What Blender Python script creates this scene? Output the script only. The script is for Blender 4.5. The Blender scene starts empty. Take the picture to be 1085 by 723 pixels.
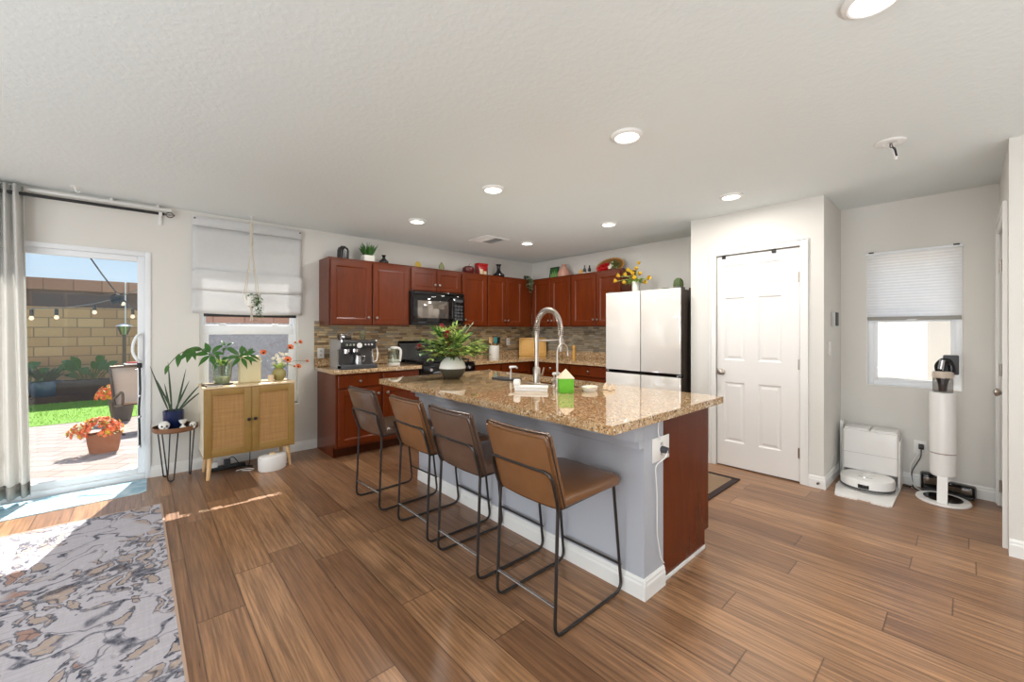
import bpy, bmesh, math, random
from mathutils import Vector, Matrix

SC = bpy.context.scene
COL = SC.collection
PI = math.pi
random.seed(7)

# ---------------------------------------------------------------- camera
CAM_H = 1.315
cd = bpy.data.cameras.new('camera')
cam = bpy.data.objects.new('camera', cd)
COL.objects.link(cam)
cam.location = (0, 0, CAM_H)
cam.rotation_euler = (PI / 2, 0, math.radians(47.97 - 90.0))
cd.sensor_width = 36.0
cd.lens = 36.0 * 435.6 / 1085.0
cd.shift_y = -(361.5 - 350.4) / 1085.0
cd.clip_start = 0.02
cd.clip_end = 200
SC.camera = cam

# ---------------------------------------------------------------- view, sky, sun, large lights
SC.view_settings.view_transform = 'Standard'
SC.view_settings.look = 'None'
SC.view_settings.gamma = 1.0
SC.view_settings.use_curve_mapping = False
SC.view_settings.exposure = 0.0
SKY_STRENGTH = 0.95
SUN_STRENGTH = 12.0
LAMP_POWER = 11.0
BOUNCE_POWER = 78.0
WINDOW_POWER = 75.0
AISLE_POWER = 40.0

wd = bpy.data.worlds.new('sky')
SC.world = wd
wd.use_nodes = True
nt = wd.node_tree
nt.nodes.clear()
_o = nt.nodes.new('ShaderNodeOutputWorld')
_b = nt.nodes.new('ShaderNodeBackground')
_t = nt.nodes.new('ShaderNodeTexCoord')
_s = nt.nodes.new('ShaderNodeSeparateXYZ')
_r = nt.nodes.new('ShaderNodeValToRGB')
_m = nt.nodes.new('ShaderNodeMapRange')
_m.inputs[1].default_value = -1.0
_m.inputs[2].default_value = 1.0
nt.links.new(_t.outputs['Generated'], _s.inputs[0])
nt.links.new(_s.outputs['Z'], _m.inputs[0])
nt.links.new(_m.outputs[0], _r.inputs[0])
nt.links.new(_r.outputs[0], _b.inputs[0])
nt.links.new(_b.outputs[0], _o.inputs[0])
e = _r.color_ramp.elements
e[0].position = 0.0; e[0].color = (0.95, 0.88, 0.80, 1)
e[1].position = 1.0; e[1].color = (0.30, 0.52, 0.95, 1)
x = _r.color_ramp.elements.new(0.485); x.color = (0.95, 0.90, 0.84, 1)
x = _r.color_ramp.elements.new(0.505); x.color = (0.68, 0.87, 1.0, 1)
x = _r.color_ramp.elements.new(0.62); x.color = (0.55, 0.76, 1.0, 1)
_b.inputs['Strength'].default_value = SKY_STRENGTH

sl = bpy.data.lights.new('sun', 'SUN')
so = bpy.data.objects.new('sun', sl)
COL.objects.link(so)
sl.energy = SUN_STRENGTH
sl.color = (1.0, 0.955, 0.88)
sl.angle = math.radians(0.5)
so.rotation_euler = Vector((-0.285, -1.0, -1.23)).to_track_quat('-Z', 'Y').to_euler()
so.location = (2, 12, 12)

def area_light(name, loc, aim, size, power, color, spread=PI, size_y=None):
    l = bpy.data.lights.new(name, 'AREA')
    l.energy = power; l.color = color; l.spread = spread
    if size_y:
        l.shape = 'RECTANGLE'; l.size = size; l.size_y = size_y
    else:
        l.shape = 'DISK'; l.size = size
    o = bpy.data.objects.new(name, l)
    COL.objects.link(o)
    o.location = loc
    o.rotation_euler = Vector(aim).to_track_quat('-Z', 'Y').to_euler()
    return o
# unseen uplights added behind the camera to keep the ceiling bright
for bx_, by_, bp in ((0.3, -1.9, 0.9), (2.3, -2.7, 0.35), (-2.3, 1.0, 0.65)):
    area_light('bounce_fill', (bx_, by_, 0.5), (0, 0, 1), 0.8, BOUNCE_POWER * bp, (0.88, 0.95, 1.0))

# hidden uplight added in the kitchen aisle to brighten the ceiling there
_l = bpy.data.lights.new('aisle_fill', 'SPOT'); _l.energy = AISLE_POWER; _l.color = (0.93, 0.97, 1.0); _l.spot_size = math.radians(165); _l.spot_blend = 1.0; _l.shadow_soft_size = 0.2
_fo = bpy.data.objects.new('aisle_fill', _l); COL.objects.link(_fo); _fo.location = (3.25, 2.9, 0.22); _fo.rotation_euler = (PI, 0, 0)
# area lamps added in the living-room window openings to boost the weak daylight
for a_ in (-1.5, 1.7):
    area_light('window_daylight', (-4.06, a_, 1.15), (1, 0, 0), 2.1, WINDOW_POWER, (0.93, 0.97, 1.0), PI, 2.0)

# ---------------------------------------------------------------- node helpers
def lin(v):
    v /= 255.0
    return v / 12.92 if v <= 0.04045 else ((v + 0.055) / 1.055) ** 2.4
def C(r, g, b): return (lin(r), lin(g), lin(b), 1.0)

class Mat:
    def __init__(s, name):
        s.m = bpy.data.materials.new(name)
        s.m.use_nodes = True
        s.t = s.m.node_tree
        s.t.nodes.clear()
        s.out = s.t.nodes.new('ShaderNodeOutputMaterial')
        s._co = None
    def put(s, sock, v):
        if isinstance(v, bpy.types.NodeSocket): s.t.links.new(v, sock)
        else:
            try: sock.default_value = v
            except Exception:
                sock.default_value = tuple(v)[:3] if not isinstance(v, (int, float)) else (v, v, v)
    def n(s, typ, ins=None, out=0, **props):
        nd = s.t.nodes.new('ShaderNode' + typ)
        for k, v in props.items(): setattr(nd, k, v)
        for k, v in (ins or {}).items(): s.put(nd.inputs[k], v)
        return nd.outputs[out] if out is not None else nd
    def co(s):
        if s._co is None: s._co = s.n('TexCoord', out='Object')
        return s._co
    def math(s, op, a, b=0.0, c=0.0):
        return s.n('Math', {0: a, 1: b, 2: c}, operation=op)
    def mix(s, f, a, b, mode='MIX'):
        nd = s.t.nodes.new('ShaderNodeMix'); nd.data_type = 'RGBA'; nd.blend_type = mode
        s.put(nd.inputs[0], f); s.put(nd.inputs[6], a); s.put(nd.inputs[7], b)
        return nd.outputs[2]
    def noise(s, vec, scale, detail=3.0, rough=0.55, out='Fac', dist=0.0):
        return s.n('TexNoise', {'Vector': vec, 'Scale': scale, 'Detail': detail, 'Roughness': rough, 'Distortion': dist}, out=out)
    def ramp(s, f, stops, interp='LINEAR'):
        nd = s.t.nodes.new('ShaderNodeValToRGB')
        s.put(nd.inputs[0], f)
        cr = nd.color_ramp; cr.interpolation = interp
        while len(cr.elements) < len(stops): cr.elements.new(0.5)
        for el, (p, c) in zip(cr.elements, stops):
            el.position = p; el.color = c if not isinstance(c, (int, float)) else (c, c, c, 1)
        return nd.outputs[0]
    def scale(s, vec, sc, loc=(0, 0, 0), rot=(0, 0, 0)):
        return s.n('Mapping', {'Vector': vec, 'Scale': sc, 'Location': loc, 'Rotation': rot})
    def bump(s, h, strength=0.3, dist=0.01):
        return s.n('Bump', {'Height': h, 'Strength': strength, 'Distance': dist})
    def pbr(s, color, rough=0.5, metal=0.0, normal=None, **kw):
        ins = {'Base Color': color, 'Roughness': rough, 'Metallic': metal}
        if normal is not None: ins['Normal'] = normal
        ins.update({k.replace('_', ' '): v for k, v in kw.items()})
        sh = s.n('BsdfPrincipled', ins)
        s.t.links.new(sh, s.out.inputs[0])
        return s.m
    def end(s, sh):
        s.t.links.new(sh, s.out.inputs[0]); return s.m

def plain(name, col, rough=0.5, metal=0.0, var=0.06, vs=6.0, bump=0.0, bs=60.0, **kw):
    m = Mat(name)
    f = m.noise(m.co(), vs, 4.0)
    dark = tuple(c * (1 - var) for c in col[:3]) + (1,)
    lite = tuple(min(1, c * (1 + var)) for c in col[:3]) + (1,)
    c = m.mix(f, dark, lite)
    nrm = m.bump(m.noise(m.co(), bs, 3.0), bump, 0.004) if bump else None
    return m.pbr(c, rough, metal, nrm, **kw)

def tiles(m, u, v, L, W, stagger=None):
    """rows of width W along v, pieces of length L along u: returns (random a, random b, distance to a seam in metres)"""
    row = m.math('FLOOR', m.math('DIVIDE', v, W))
    off = m.n('TexWhiteNoise', {'W': row}, out='Value', noise_dimensions='1D') if stagger is None else m.math('MULTIPLY', m.math('MODULO', m.math('ABSOLUTE', row), 2.0), stagger)
    uu = m.math('ADD', m.math('DIVIDE', u, L), off)
    col = m.math('FLOOR', uu)
    cell = m.n('CombineXYZ', {0: col, 1: row, 2: 0.37})
    wn = m.n('TexWhiteNoise', {'Vector': cell}, out=None, noise_dimensions='3D')
    fu = m.math('FRACT', uu); fv = m.math('FRACT', m.math('DIVIDE', v, W))
    du = m.math('MULTIPLY', m.math('MINIMUM', fu, m.math('SUBTRACT', 1.0, fu)), L)
    dv = m.math('MULTIPLY', m.math('MINIMUM', fv, m.math('SUBTRACT', 1.0, fv)), W)
    sep = m.n('SeparateColor', {0: wn.outputs['Color']}, out=None)
    return wn.outputs['Value'], sep.outputs[1], m.math('MINIMUM', du, dv)

def xyz(m):
    nd = m.n('SeparateXYZ', {0: m.co()}, out=None)
    return nd.outputs[0], nd.outputs[1], nd.outputs[2]

# ---------------------------------------------------------------- materials
def mk_floor():
    m = Mat('wood plank floor'); X, Y, Z = xyz(m)
    a, b, d = tiles(m, Y, X, 1.25, 0.185)
    base = m.ramp(a, [(0.0, C(130, 92, 64)), (0.35, C(164, 121, 86)), (0.65, C(184, 139, 100)), (1.0, C(150, 112, 84))])
    off = m.n('CombineXYZ', {0: m.math('MULTIPLY', a, 31.0), 1: m.math('MULTIPLY', b, 17.0), 2: 0.0})
    v = m.n('VectorMath', {0: m.co(), 1: off}, operation='ADD')
    g1 = m.noise(m.scale(v, (14, 0.9, 1)), 1.6, 6.0, 0.62, dist=0.6)
    g2 = m.noise(m.scale(v, (90, 2.5, 1)), 1.0, 4.0, 0.6)
    c = m.mix(m.ramp(g1, [(0.36, 0.0), (0.60, 1.0)]), m.mix(0.42, base, C(80, 56, 40)), base)
    c = m.mix(m.ramp(g2, [(0.40, 0.5), (0.6, 0.0)]), c, C(76, 52, 37))
    seam = m.ramp(d, [(0.0, 1.0), (0.0022, 1.0), (0.0040, 0.0)])
    c = m.mix(m.math('MULTIPLY', seam, 0.75), c, C(48, 30, 20))
    h = m.math('SUBTRACT', m.math('MULTIPLY', g1, 0.25), seam)
    r = m.math('ADD', 0.24, m.math('MULTIPLY', g2, 0.12))
    return m.pbr(c, r, 0.0, m.bump(h, 0.25, 0.002))
def mk_wall(name, col, rough=0.85, bump=0.06):
    m = Mat(name)
    f = m.noise(m.co(), 1.3, 2.0)
    c = m.mix(f, tuple(x * 0.975 for x in col[:3]) + (1,), col)
    return m.pbr(c, rough, 0.0, m.bump(m.noise(m.co(), 85.0, 3.0), bump, 0.004))
def mk_ceiling():
    m = Mat('orange peel ceiling')
    f = m.noise(m.co(), 38.0, 3.0)
    h = m.ramp(f, [(0.45, 0.0), (0.6, 1.0)])
    return m.pbr(m.mix(m.noise(m.co(), 0.8), C(223, 229, 227), C(228, 233, 232)), 0.9, 0.0, m.bump(h, 0.12, 0.004))
def mk_granite():
    m = Mat('speckled granite')
    n1 = m.noise(m.co(), 75.0, 5.0, 0.7)
    v1 = m.n('TexVoronoi', {'Vector': m.co(), 'Scale': 118.0}, out='Color')
    sv = m.n('SeparateColor', {0: v1}, out=0)
    c = m.ramp(sv, [(0.0, C(84, 60, 40)), (0.2, C(176, 138, 94)), (0.5, C(208, 176, 132)), (0.75, C(158, 116, 76)), (1.0, C(236, 220, 190))])
    c = m.mix(m.ramp(n1, [(0.36, 0.85), (0.46, 0.0)]), c, C(66, 50, 36))
    c = m.mix(m.ramp(m.noise(m.co(), 22.0, 3.0), [(0.52, 0.0), (0.72, 0.5)]), c, C(214, 186, 148))
    return m.pbr(c, 0.04, 0.0, Coat_Weight=0.6, Coat_IOR=1.35, Coat_Roughness=0.015)
def mk_cherry(name, k=1.0):
    m = Mat(name)
    g = m.noise(m.scale(m.co(), (9, 9, 1.1)), 2.2, 6.0, 0.6, dist=0.8)
    g2 = m.noise(m.co(), 1.4, 2.0)
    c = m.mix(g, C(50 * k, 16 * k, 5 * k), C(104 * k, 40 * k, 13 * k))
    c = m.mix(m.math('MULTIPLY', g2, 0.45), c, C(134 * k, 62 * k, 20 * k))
    return m.pbr(c, 0.24, 0.0, Specular_IOR_Level=0.32)
def mk_mosaic(name='stone mosaic backsplash', grey=0.0):
    m = Mat(name); X, Y, Z = xyz(m)
    a, b, d = tiles(m, m.math('ADD', X, Y), Z, 0.10, 0.0262)
    c = m.ramp(a, [(0.0, C(120, 96, 70)), (0.2, C(176, 146, 104)), (0.4, C(200, 172, 130)), (0.6, C(158, 152, 136)), (0.8, C(216, 192, 150)), (1.0, C(138, 118, 94))], 'CONSTANT')
    c = m.mix(m.math('MULTIPLY', m.noise(m.co(), 60.0, 4.0), 0.6), c, C(160, 134, 102))
    c = m.mix(grey, c, m.mix(b, C(128, 132, 124), C(206, 204, 188)))
    s = m.ramp(d, [(0.0, 1.0), (0.0012, 1.0), (0.002, 0.0)])
    c = m.mix(m.math('MULTIPLY', s, 0.7), c, C(92, 78, 62))
    h = m.math('SUBTRACT', m.math('MULTIPLY', b, 0.7), s)
    return m.pbr(c, m.math('ADD', 0.25, m.math('MULTIPLY', b, 0.4)), 0.0, m.bump(h, 0.5, 0.004))
def mk_wood(name, c1, c2, axis=(1, 8, 8), rough=0.45, sc=2.0):
    m = Mat(name)
    g = m.noise(m.scale(m.co(), axis), sc * 3, 6.0, 0.6, dist=0.7)
    return m.pbr(m.mix(g, c1, c2), rough, 0.0, m.bump(g, 0.06, 0.003))
def mk_rattan():
    m = Mat('woven rattan'); X, Y, Z = xyz(m)
    sx = m.math('ABSOLUTE', m.math('SINE', m.math('MULTIPLY', X, 520.0)))
    sz = m.math('ABSOLUTE', m.math('SINE', m.math('MULTIPLY', Z, 520.0)))
    w = m.math('MULTIPLY', sx, sz)
    big = m.noise(m.scale(m.co(), (3, 3, 60)), 1.0, 3.0)
    big2 = m.noise(m.scale(m.co(), (60, 3, 3)), 1.0, 3.0)
    c = m.mix(w, C(118, 80, 40), C(182, 134, 78))
    c = m.mix(m.math('MULTIPLY', m.math('MULTIPLY', big, big2), 1.1), c, C(214, 168, 106))
    return m.pbr(c, 0.6, 0.0, m.bump(w, 0.5, 0.003))
def mk_rug():
    m = Mat('distressed floral rug')
    v = m.co()
    nz = m.n('VectorMath', {0: m.noise(v, 3.2, 2.0, out='Color'), 1: (0.5, 0.5, 0.5)}, operation='SUBTRACT')
    wob = m.n('VectorMath', {0: v, 1: m.n('VectorMath', {0: nz, 3: 0.42}, operation='SCALE')}, operation='ADD')
    base = m.mix(m.noise(m.scale(v, (1.2, 34, 1)), 3.0, 6.0, 0.75), C(146, 142, 154), C(218, 214, 222))
    base = m.mix(m.math('MULTIPLY', m.noise(m.scale(v, (30, 2, 1)), 3.0, 4.0), 0.5), base, C(150, 140, 132))
    navy = C(38, 46, 66)
    # leaf and petal shapes: stretched cells, some of them filled tan and outlined in navy
    st = m.n('VectorMath', {0: m.scale(wob, (11.0, 7.0, 1), rot=(0, 0, 0.5)), 1: m.n('VectorMath', {0: m.noise(v, 22.0, 2.0, out='Color'), 3: 0.55}, operation='SCALE')}, operation='ADD')
    ed = m.n('TexVoronoi', {'Vector': st, 'Scale': 1.0}, out='Distance', feature='DISTANCE_TO_EDGE')
    cc = m.n('SeparateColor', {0: m.n('TexVoronoi', {'Vector': st, 'Scale': 1.0}, out='Color')}, out=0)
    zone = m.ramp(m.noise(v, 2.3, 1.0), [(0.37, 0.0), (0.42, 1.0)])
    pick = m.math('MULTIPLY', m.ramp(cc, [(0.30, 0.0), (0.32, 1.0)]), zone)
    fill = m.math('MULTIPLY', pick, m.ramp(ed, [(0.15, 0.0), (0.20, 1.0)]))
    line = m.math('MULTIPLY', pick, m.ramp(m.math('ABSOLUTE', m.math('SUBTRACT', ed, 0.13)), [(0.0, 1.0), (0.035, 1.0), (0.06, 0.0)]))
    tan = m.mix(m.noise(m.scale(v, (4, 40, 1)), 3.0, 3.0), C(128, 100, 74), C(186, 156, 122))
    c = m.mix(m.math('MULTIPLY', fill, 0.6), base, tan)
    red = m.math('MULTIPLY', fill, m.ramp(cc, [(0.93, 0.0), (0.95, 0.4)]))
    c = m.mix(red, c, C(140, 70, 50))
    # long vines
    f = m.noise(m.scale(wob, (1.0, 1.0, 1), rot=(0, 0, 0.6)), 2.4, 1.0, 0.4)
    ln = m.math('ABSOLUTE', m.math('SUBTRACT', f, 0.5))
    vine = m.ramp(ln, [(0.0, 1.0), (0.007, 1.0), (0.013, 0.0)])
    f2 = m.noise(m.scale(wob, (1, 1, 1), (3, 1, 0)), 3.6, 2.0, 0.5)
    vine2 = m.ramp(m.math('ABSOLUTE', m.math('SUBTRACT', f2, 0.48)), [(0.0, 0.8), (0.006, 0.8), (0.012, 0.0)])
    ink = m.math('MAXIMUM', line, m.math('MAXIMUM', vine, vine2))
    wear = m.noise(v, 34.0, 5.0, 0.75)
    ink = m.math('MULTIPLY', ink, m.ramp(wear, [(0.36, 1.0), (0.68, 0.35)]))
    c = m.mix(ink, c, navy)
    c = m.mix(m.ramp(wear, [(0.56, 0.0), (0.70, 0.45)]), c, C(206, 202, 204))
    X, Y, Z = xyz(m)
    we = m.math('SINE', m.math('MULTIPLY', Y, 900.0))
    return m.pbr(c, 0.95, 0.0, m.bump(m.math('ADD', wear, m.math('MULTIPLY', we, 0.3)), 0.3, 0.004))
def mk_glass(name, tint=(1, 1, 1, 1), refl=0.06, rough=0.0):
    m = Mat(name)
    lw = m.n('LayerWeight', {'Blend': 0.12}, out='Fresnel')
    f = m.math('MINIMUM', m.math('ADD', m.math('MULTIPLY', lw, 0.5), refl * 0.5), 0.8)
    t = m.n('BsdfTransparent', {0: tint}); g = m.n('BsdfGlossy', {0: (1, 1, 1, 1), 'Roughness': rough})
    return m.end(m.n('MixShader', {0: f, 1: t, 2: g}))
def mk_screen():
    m = Mat('insect screen')
    t = m.n('BsdfTransparent', {0: (1, 1, 1, 1)}); d = m.n('BsdfDiffuse', {0: C(52, 54, 58)})
    return m.end(m.n('MixShader', {0: 0.25, 1: t, 2: d}))
def mk_fabric(name, col, transl=0.25, sc=400.0):
    m = Mat(name)
    f = m.noise(m.co(), 30.0, 4.0)
    c = m.mix(f, tuple(x * 0.93 for x in col[:3]) + (1,), col)
    w = m.n('TexWave', {'Vector': m.co(), 'Scale': sc, 'Distortion': 0.6}, out='Fac')
    nrm = m.bump(w, 0.08, 0.002)
    d = m.n('BsdfDiffuse', {0: c, 'Normal': nrm}); t = m.n('BsdfTranslucent', {0: c})
    return m.end(m.n('MixShader', {0: transl, 1: d, 2: t}))
def mk_leaf(name, c1, c2, transl=0.2, rough=0.4):
    m = Mat(name)
    f = m.noise(m.co(), 26.0, 3.0)
    c = m.mix(f, c1, c2)
    p = m.n('BsdfPrincipled', {'Base Color': c, 'Roughness': rough}); t = m.n('BsdfTranslucent', {0: c})
    return m.end(m.n('MixShader', {0: transl, 1: p, 2: t}))
def mk_emit(name, col, s):
    m = Mat(name)
    return m.end(m.n('Emission', {0: col, 1: s}))
def mk_block():
    m = Mat('tan concrete block'); X, Y, Z = xyz(m)
    a, b, d = tiles(m, X, m.math('SUBTRACT', Z, 0.0), 0.40, 0.197, 0.5)
    c = m.mix(a, C(188, 142, 94), C(216, 174, 122))
    c = m.mix(m.math('MULTIPLY', m.noise(m.co(), 30.0, 4.0), 0.5), c, C(176, 142, 104))
    s = m.ramp(d, [(0.0, 1.0), (0.007, 1.0), (0.012, 0.0)])
    return m.pbr(m.mix(m.math('MULTIPLY', s, 0.8), c, C(128, 104, 78)), 0.9, 0.0, m.bump(s, 0.4, -0.01))
def mk_cap():
    m = Mat('reddish cap block'); X, Y, Z = xyz(m)
    a, b, d = tiles(m, X, Z, 0.42, 0.6, 0.5)
    c = m.mix(a, C(158, 116, 96), C(182, 140, 116))
    s = m.ramp(d, [(0.0, 1.0), (0.006, 1.0), (0.011, 0.0)])
    return m.pbr(m.mix(m.math('MULTIPLY', s, 0.7), c, C(110, 80, 66)), 0.9)
def mk_paver():
    m = Mat('patio pavers'); X, Y, Z = xyz(m)
    r = m.scale(m.co(), (1, 1, 1), (0, 0, 0), (0, 0, 0.62))
    nd = m.n('SeparateXYZ', {0: r}, out=None)
    a, b, d = tiles(m, nd.outputs[0], nd.outputs[1], 0.30, 0.18, 0.5)
    c = m.ramp(a, [(0.0, C(140, 126, 120)), (0.5, C(164, 152, 146)), (1.0, C(150, 140, 136))])
    c = m.mix(m.math('MULTIPLY', m.noise(m.co(), 22.0, 4.0), 0.5), c, C(126, 112, 104))
    s = m.ramp(d, [(0.0, 1.0), (0.006, 1.0), (0.012, 0.0)])
    return m.pbr(m.mix(m.math('MULTIPLY', s, 0.6), c, C(92, 80, 74)), 0.9, 0.0, m.bump(s, 0.4, -0.01))
def mk_turf():
    m = Mat('lawn green')
    f = m.noise(m.co(), 90.0, 4.0)
    return m.pbr(m.mix(f, C(62, 104, 18), C(126, 176, 44)), 0.9, 0.0, m.bump(f, 0.6, 0.02))
def mk_kitchen_mat():
    m = Mat('patterned kitchen mat'); X, Y, Z = xyz(m)
    sx = m.math('SINE', m.math('MULTIPLY', X, 170.0)); sy = m.math('SINE', m.math('MULTIPLY', Y, 170.0))
    w = m.math('ADD', m.math('MULTIPLY', sx, sy), m.math('MULTIPLY', m.noise(m.co(), 40.0), 0.9))
    return m.pbr(m.ramp(w, [(0.1, C(70, 52, 42)), (0.9, C(176, 148, 116))]), 0.95)
def mk_doormat():
    m = Mat('blue watercolour mat')
    f = m.noise(m.co(), 5.0, 4.0, dist=1.5)
    c = m.ramp(f, [(0.3, C(104, 140, 160)), (0.45, C(152, 184, 198)), (0.65, C(190, 208, 214))])
    return m.pbr(c, 0.8, 0.0, m.bump(m.noise(m.co(), 200.0), 0.2, 0.003))
def mk_leather(name, c1, c2, rough=0.34):
    m = Mat(name)
    f = m.noise(m.co(), 9.0, 4.0)
    v = m.n('TexVoronoi', {'Vector': m.co(), 'Scale': 420.0}, out='Distance')
    return m.pbr(m.mix(f, c1, c2), rough, 0.0, m.bump(v, 0.07, 0.002), Coat_Weight=0.35, Coat_Roughness=0.3)
def mk_island_paint():
    m = Mat('grey island paint')
    return m.pbr(m.mix(m.noise(m.co(), 1.5), C(176, 179, 187), C(182, 185, 193)), 0.55, 0.0, m.bump(m.noise(m.co(), 90.0), 0.05, 0.003))

FLOOR = mk_floor()
WALL = mk_wall('warm white wall paint', C(220, 217, 211))
CEIL = mk_ceiling()
TRIM = plain('white trim paint', C(232, 231, 228), 0.4, var=0.015)
DOORW = plain('white door paint', C(232, 229, 226), 0.38, var=0.012)
VINYL = plain('white vinyl', C(234, 237, 240), 0.35, var=0.01)
GRANITE = mk_granite()
CHERRY = mk_cherry('cherry cabinet wood')
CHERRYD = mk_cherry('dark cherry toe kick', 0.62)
MOSAIC = mk_mosaic(); MOSAICG = mk_mosaic('grey stone mosaic backsplash', 0.55)
NICKEL = plain('brushed nickel', C(178, 169, 160), 0.30, 1.0, 0.05, 40)
STEEL = plain('brushed steel', C(188, 188, 190), 0.25, 1.0, 0.06, 50)
CHROME = plain('chrome', C(225, 225, 228), 0.08, 1.0, 0.01)
BLACKM = plain('black powder coat', C(30, 29, 30), 0.42, 0.0, 0.1, 30)
GUNM = plain('gunmetal tube', C(70, 66, 64), 0.35, 0.75, 0.1, 30)
BLACKG = plain('black gloss enamel', C(12, 12, 13), 0.08, 0.0, 0.05)
BLACKP = plain('black plastic', C(24, 24, 25), 0.45, 0.0, 0.08)
DGREY = plain('dark grey plastic', C(62, 62, 66), 0.45)
WHITEP = plain('white plastic', C(232, 230, 227), 0.32, var=0.01)
WHITEC = plain('white ceramic', C(232, 229, 222), 0.25, var=0.02)
CREAM = plain('cream ceramic', C(214, 202, 164), 0.5, var=0.04)
OLIVEC = plain('olive ceramic', C(158, 146, 92), 0.45, var=0.08, vs=20)
PINKC = plain('pink ceramic', C(200, 150, 132), 0.4, var=0.06)
FRIDGEW = plain('white glass panel', C(226, 221, 214), 0.04, var=0.008, Specular_IOR_Level=0.6, Coat_Weight=1.0, Coat_IOR=2.2, Coat_Roughness=0.02)
FRIDGES = plain('dark fridge side', C(62, 54, 48), 0.35, var=0.05)
GLASS = mk_glass('window glass')
CLEAR = mk_glass('clear glassware', (0.86, 0.90, 0.84, 1), 0.16)
DGLASS = mk_glass('dark bottle glass', (0.10, 0.09, 0.09, 1), 0.16)
SCREEN = mk_screen()
SHADEF = mk_fabric('white roman shade linen', C(236, 236, 236), 0.30)
CURTF = mk_fabric('pale grey curtain linen', C(240, 239, 236), 0.48)
CELLF = mk_fabric('white cellular shade', C(248, 247, 246), 0.55, 90.0)
RUG = mk_rug()
RUGB = plain('tan rug binding', C(176, 148, 128), 0.9)
TAN = mk_leather('tan leather', C(108, 71, 42), C(134, 92, 58), 0.26)
BROWN = mk_leather('dark brown leather', C(80, 59, 48), C(102, 79, 66), 0.25)
PIPING = plain('dark seam piping', C(58, 40, 30), 0.5)
ISL = mk_island_paint()
OAK = mk_wood('olive oak veneer', C(132, 100, 48), C(162, 128, 70), (1, 8, 1.2))
OAKP = mk_wood('pale oak', C(206, 180, 138), C(226, 204, 166), (2, 8, 8))
OAKSIDE = plain('pale laminate side', C(222, 212, 190), 0.5, var=0.03)
LEGW = mk_wood('beech leg', C(206, 164, 112), C(228, 190, 142), (8, 8, 1))
RATTAN = mk_rattan()
WALNUT = mk_wood('walnut tray', C(98, 62, 36), C(142, 94, 56), (2, 8, 8))
BOARDW = mk_wood('maple cutting board', C(206, 152, 70), C(232, 182, 98), (1, 1, 6))
WICKER = plain('wicker', C(158, 116, 66), 0.7, var=0.35, vs=120, bump=0.5, bs=150)
COBALT = plain('cobalt glaze', C(22, 36, 78), 0.15, var=0.4, vs=16)
BLACKC = plain('black glaze', C(28, 27, 28), 0.2)
STONEV = plain('dark olive stoneware', C(66, 60, 46), 0.5, var=0.12, vs=30)
TERRA = plain('terracotta', C(150, 96, 66), 0.8, var=0.1, vs=12)
SOIL = plain('potting soil', C(52, 40, 30), 0.95, bump=0.6, bs=90)
LEAF1 = mk_leaf('deep green leaf', C(40, 84, 34), C(80, 130, 54))
LEAF2 = mk_leaf('fresh green leaf', C(134, 172, 64), C(206, 224, 132))
LEAF3 = mk_leaf('dark sword leaf', C(38, 56, 40), C(78, 96, 70), 0.1)
LEAF4 = mk_leaf('olive green leaf', C(72, 84, 36), C(118, 128, 62))
CACTUS = plain('cactus green', C(74, 92, 50), 0.6, var=0.25, vs=50)
REDF = mk_leaf('crimson petal', C(150, 24, 44), C(196, 48, 70), 0.15, 0.6)
YELF = mk_leaf('yellow petal', C(222, 172, 20), C(246, 208, 60), 0.2, 0.6)
ORF = mk_leaf('orange petal', C(226, 92, 46), C(248, 150, 92), 0.2, 0.6)
WHF = mk_leaf('white petal', C(232, 226, 206), C(246, 240, 226), 0.2, 0.6)
REDP = plain('glossy red', C(176, 24, 26), 0.25, var=0.12)
DRED = plain('dark red gourd', C(92, 20, 20), 0.35, var=0.2, vs=20)
GREENP = plain('bright green sponge', C(100, 176, 40), 0.7, var=0.12, vs=60, bump=0.5, bs=70)
ROOFP = plain('pale wood roof', C(214, 192, 164), 0.6, var=0.05)
YELC = plain('yellow glaze', C(208, 176, 72), 0.35, var=0.12, vs=30)
GRNC = plain('sage glaze', C(112, 128, 78), 0.4, var=0.25, vs=40)
ROPE = plain('macrame cotton', C(212, 204, 188), 0.9, var=0.08, vs=80, bump=0.4, bs=220)
TEAL = plain('teal silicone', C(52, 128, 128), 0.5)
SMOKE = mk_glass('smoked dust bin', (0.62, 0.60, 0.58, 1), 0.16)
BLOCK = mk_block(); CAP = mk_cap(); PAVER = mk_paver(); TURF = mk_turf()
BANDB = plain('brown wall band', C(96, 74, 64), 0.9, var=0.08, vs=20, bump=0.5, bs=60)  # darker brown course between the blocks and the cap
STUCCOW = plain('pale stucco', C(226, 218, 206), 0.9, var=0.03, bump=0.4, bs=60)
BARK = plain('bed mulch', C(64, 46, 38), 0.95, var=0.3, vs=40, bump=0.7, bs=50)
SLING = plain('tan sling fabric', C(190, 168, 148), 0.8, var=0.05, vs=60)
BRONZE = plain('bronze post', C(92, 78, 64), 0.4, 0.6)
DPOT = plain('grey resin pot', C(78, 72, 66), 0.6)
BULB = mk_emit('warm bulb glow', (1.0, 0.84, 0.62, 1), 1.3)
DIFF = mk_emit('lamp diffuser glow', (1.0, 0.95, 0.86, 1), 6.0)
LEDG = mk_emit('green status glow', (0.3, 1.0, 0.6, 1), 1.5)
KMAT = mk_kitchen_mat(); DMAT = mk_doormat()
GALV = plain('galvanised wire', C(120, 118, 112), 0.45, 0.7)
LABELG = plain('leaf print', C(48, 104, 44), 0.4, var=0.5, vs=60)
MWG = plain('dark oven glass', C(26, 25, 25), 0.04, var=0.03)
MWI = plain('mirrored oven window', C(150, 142, 134), 0.08, 0.75, 0.03)

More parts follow.
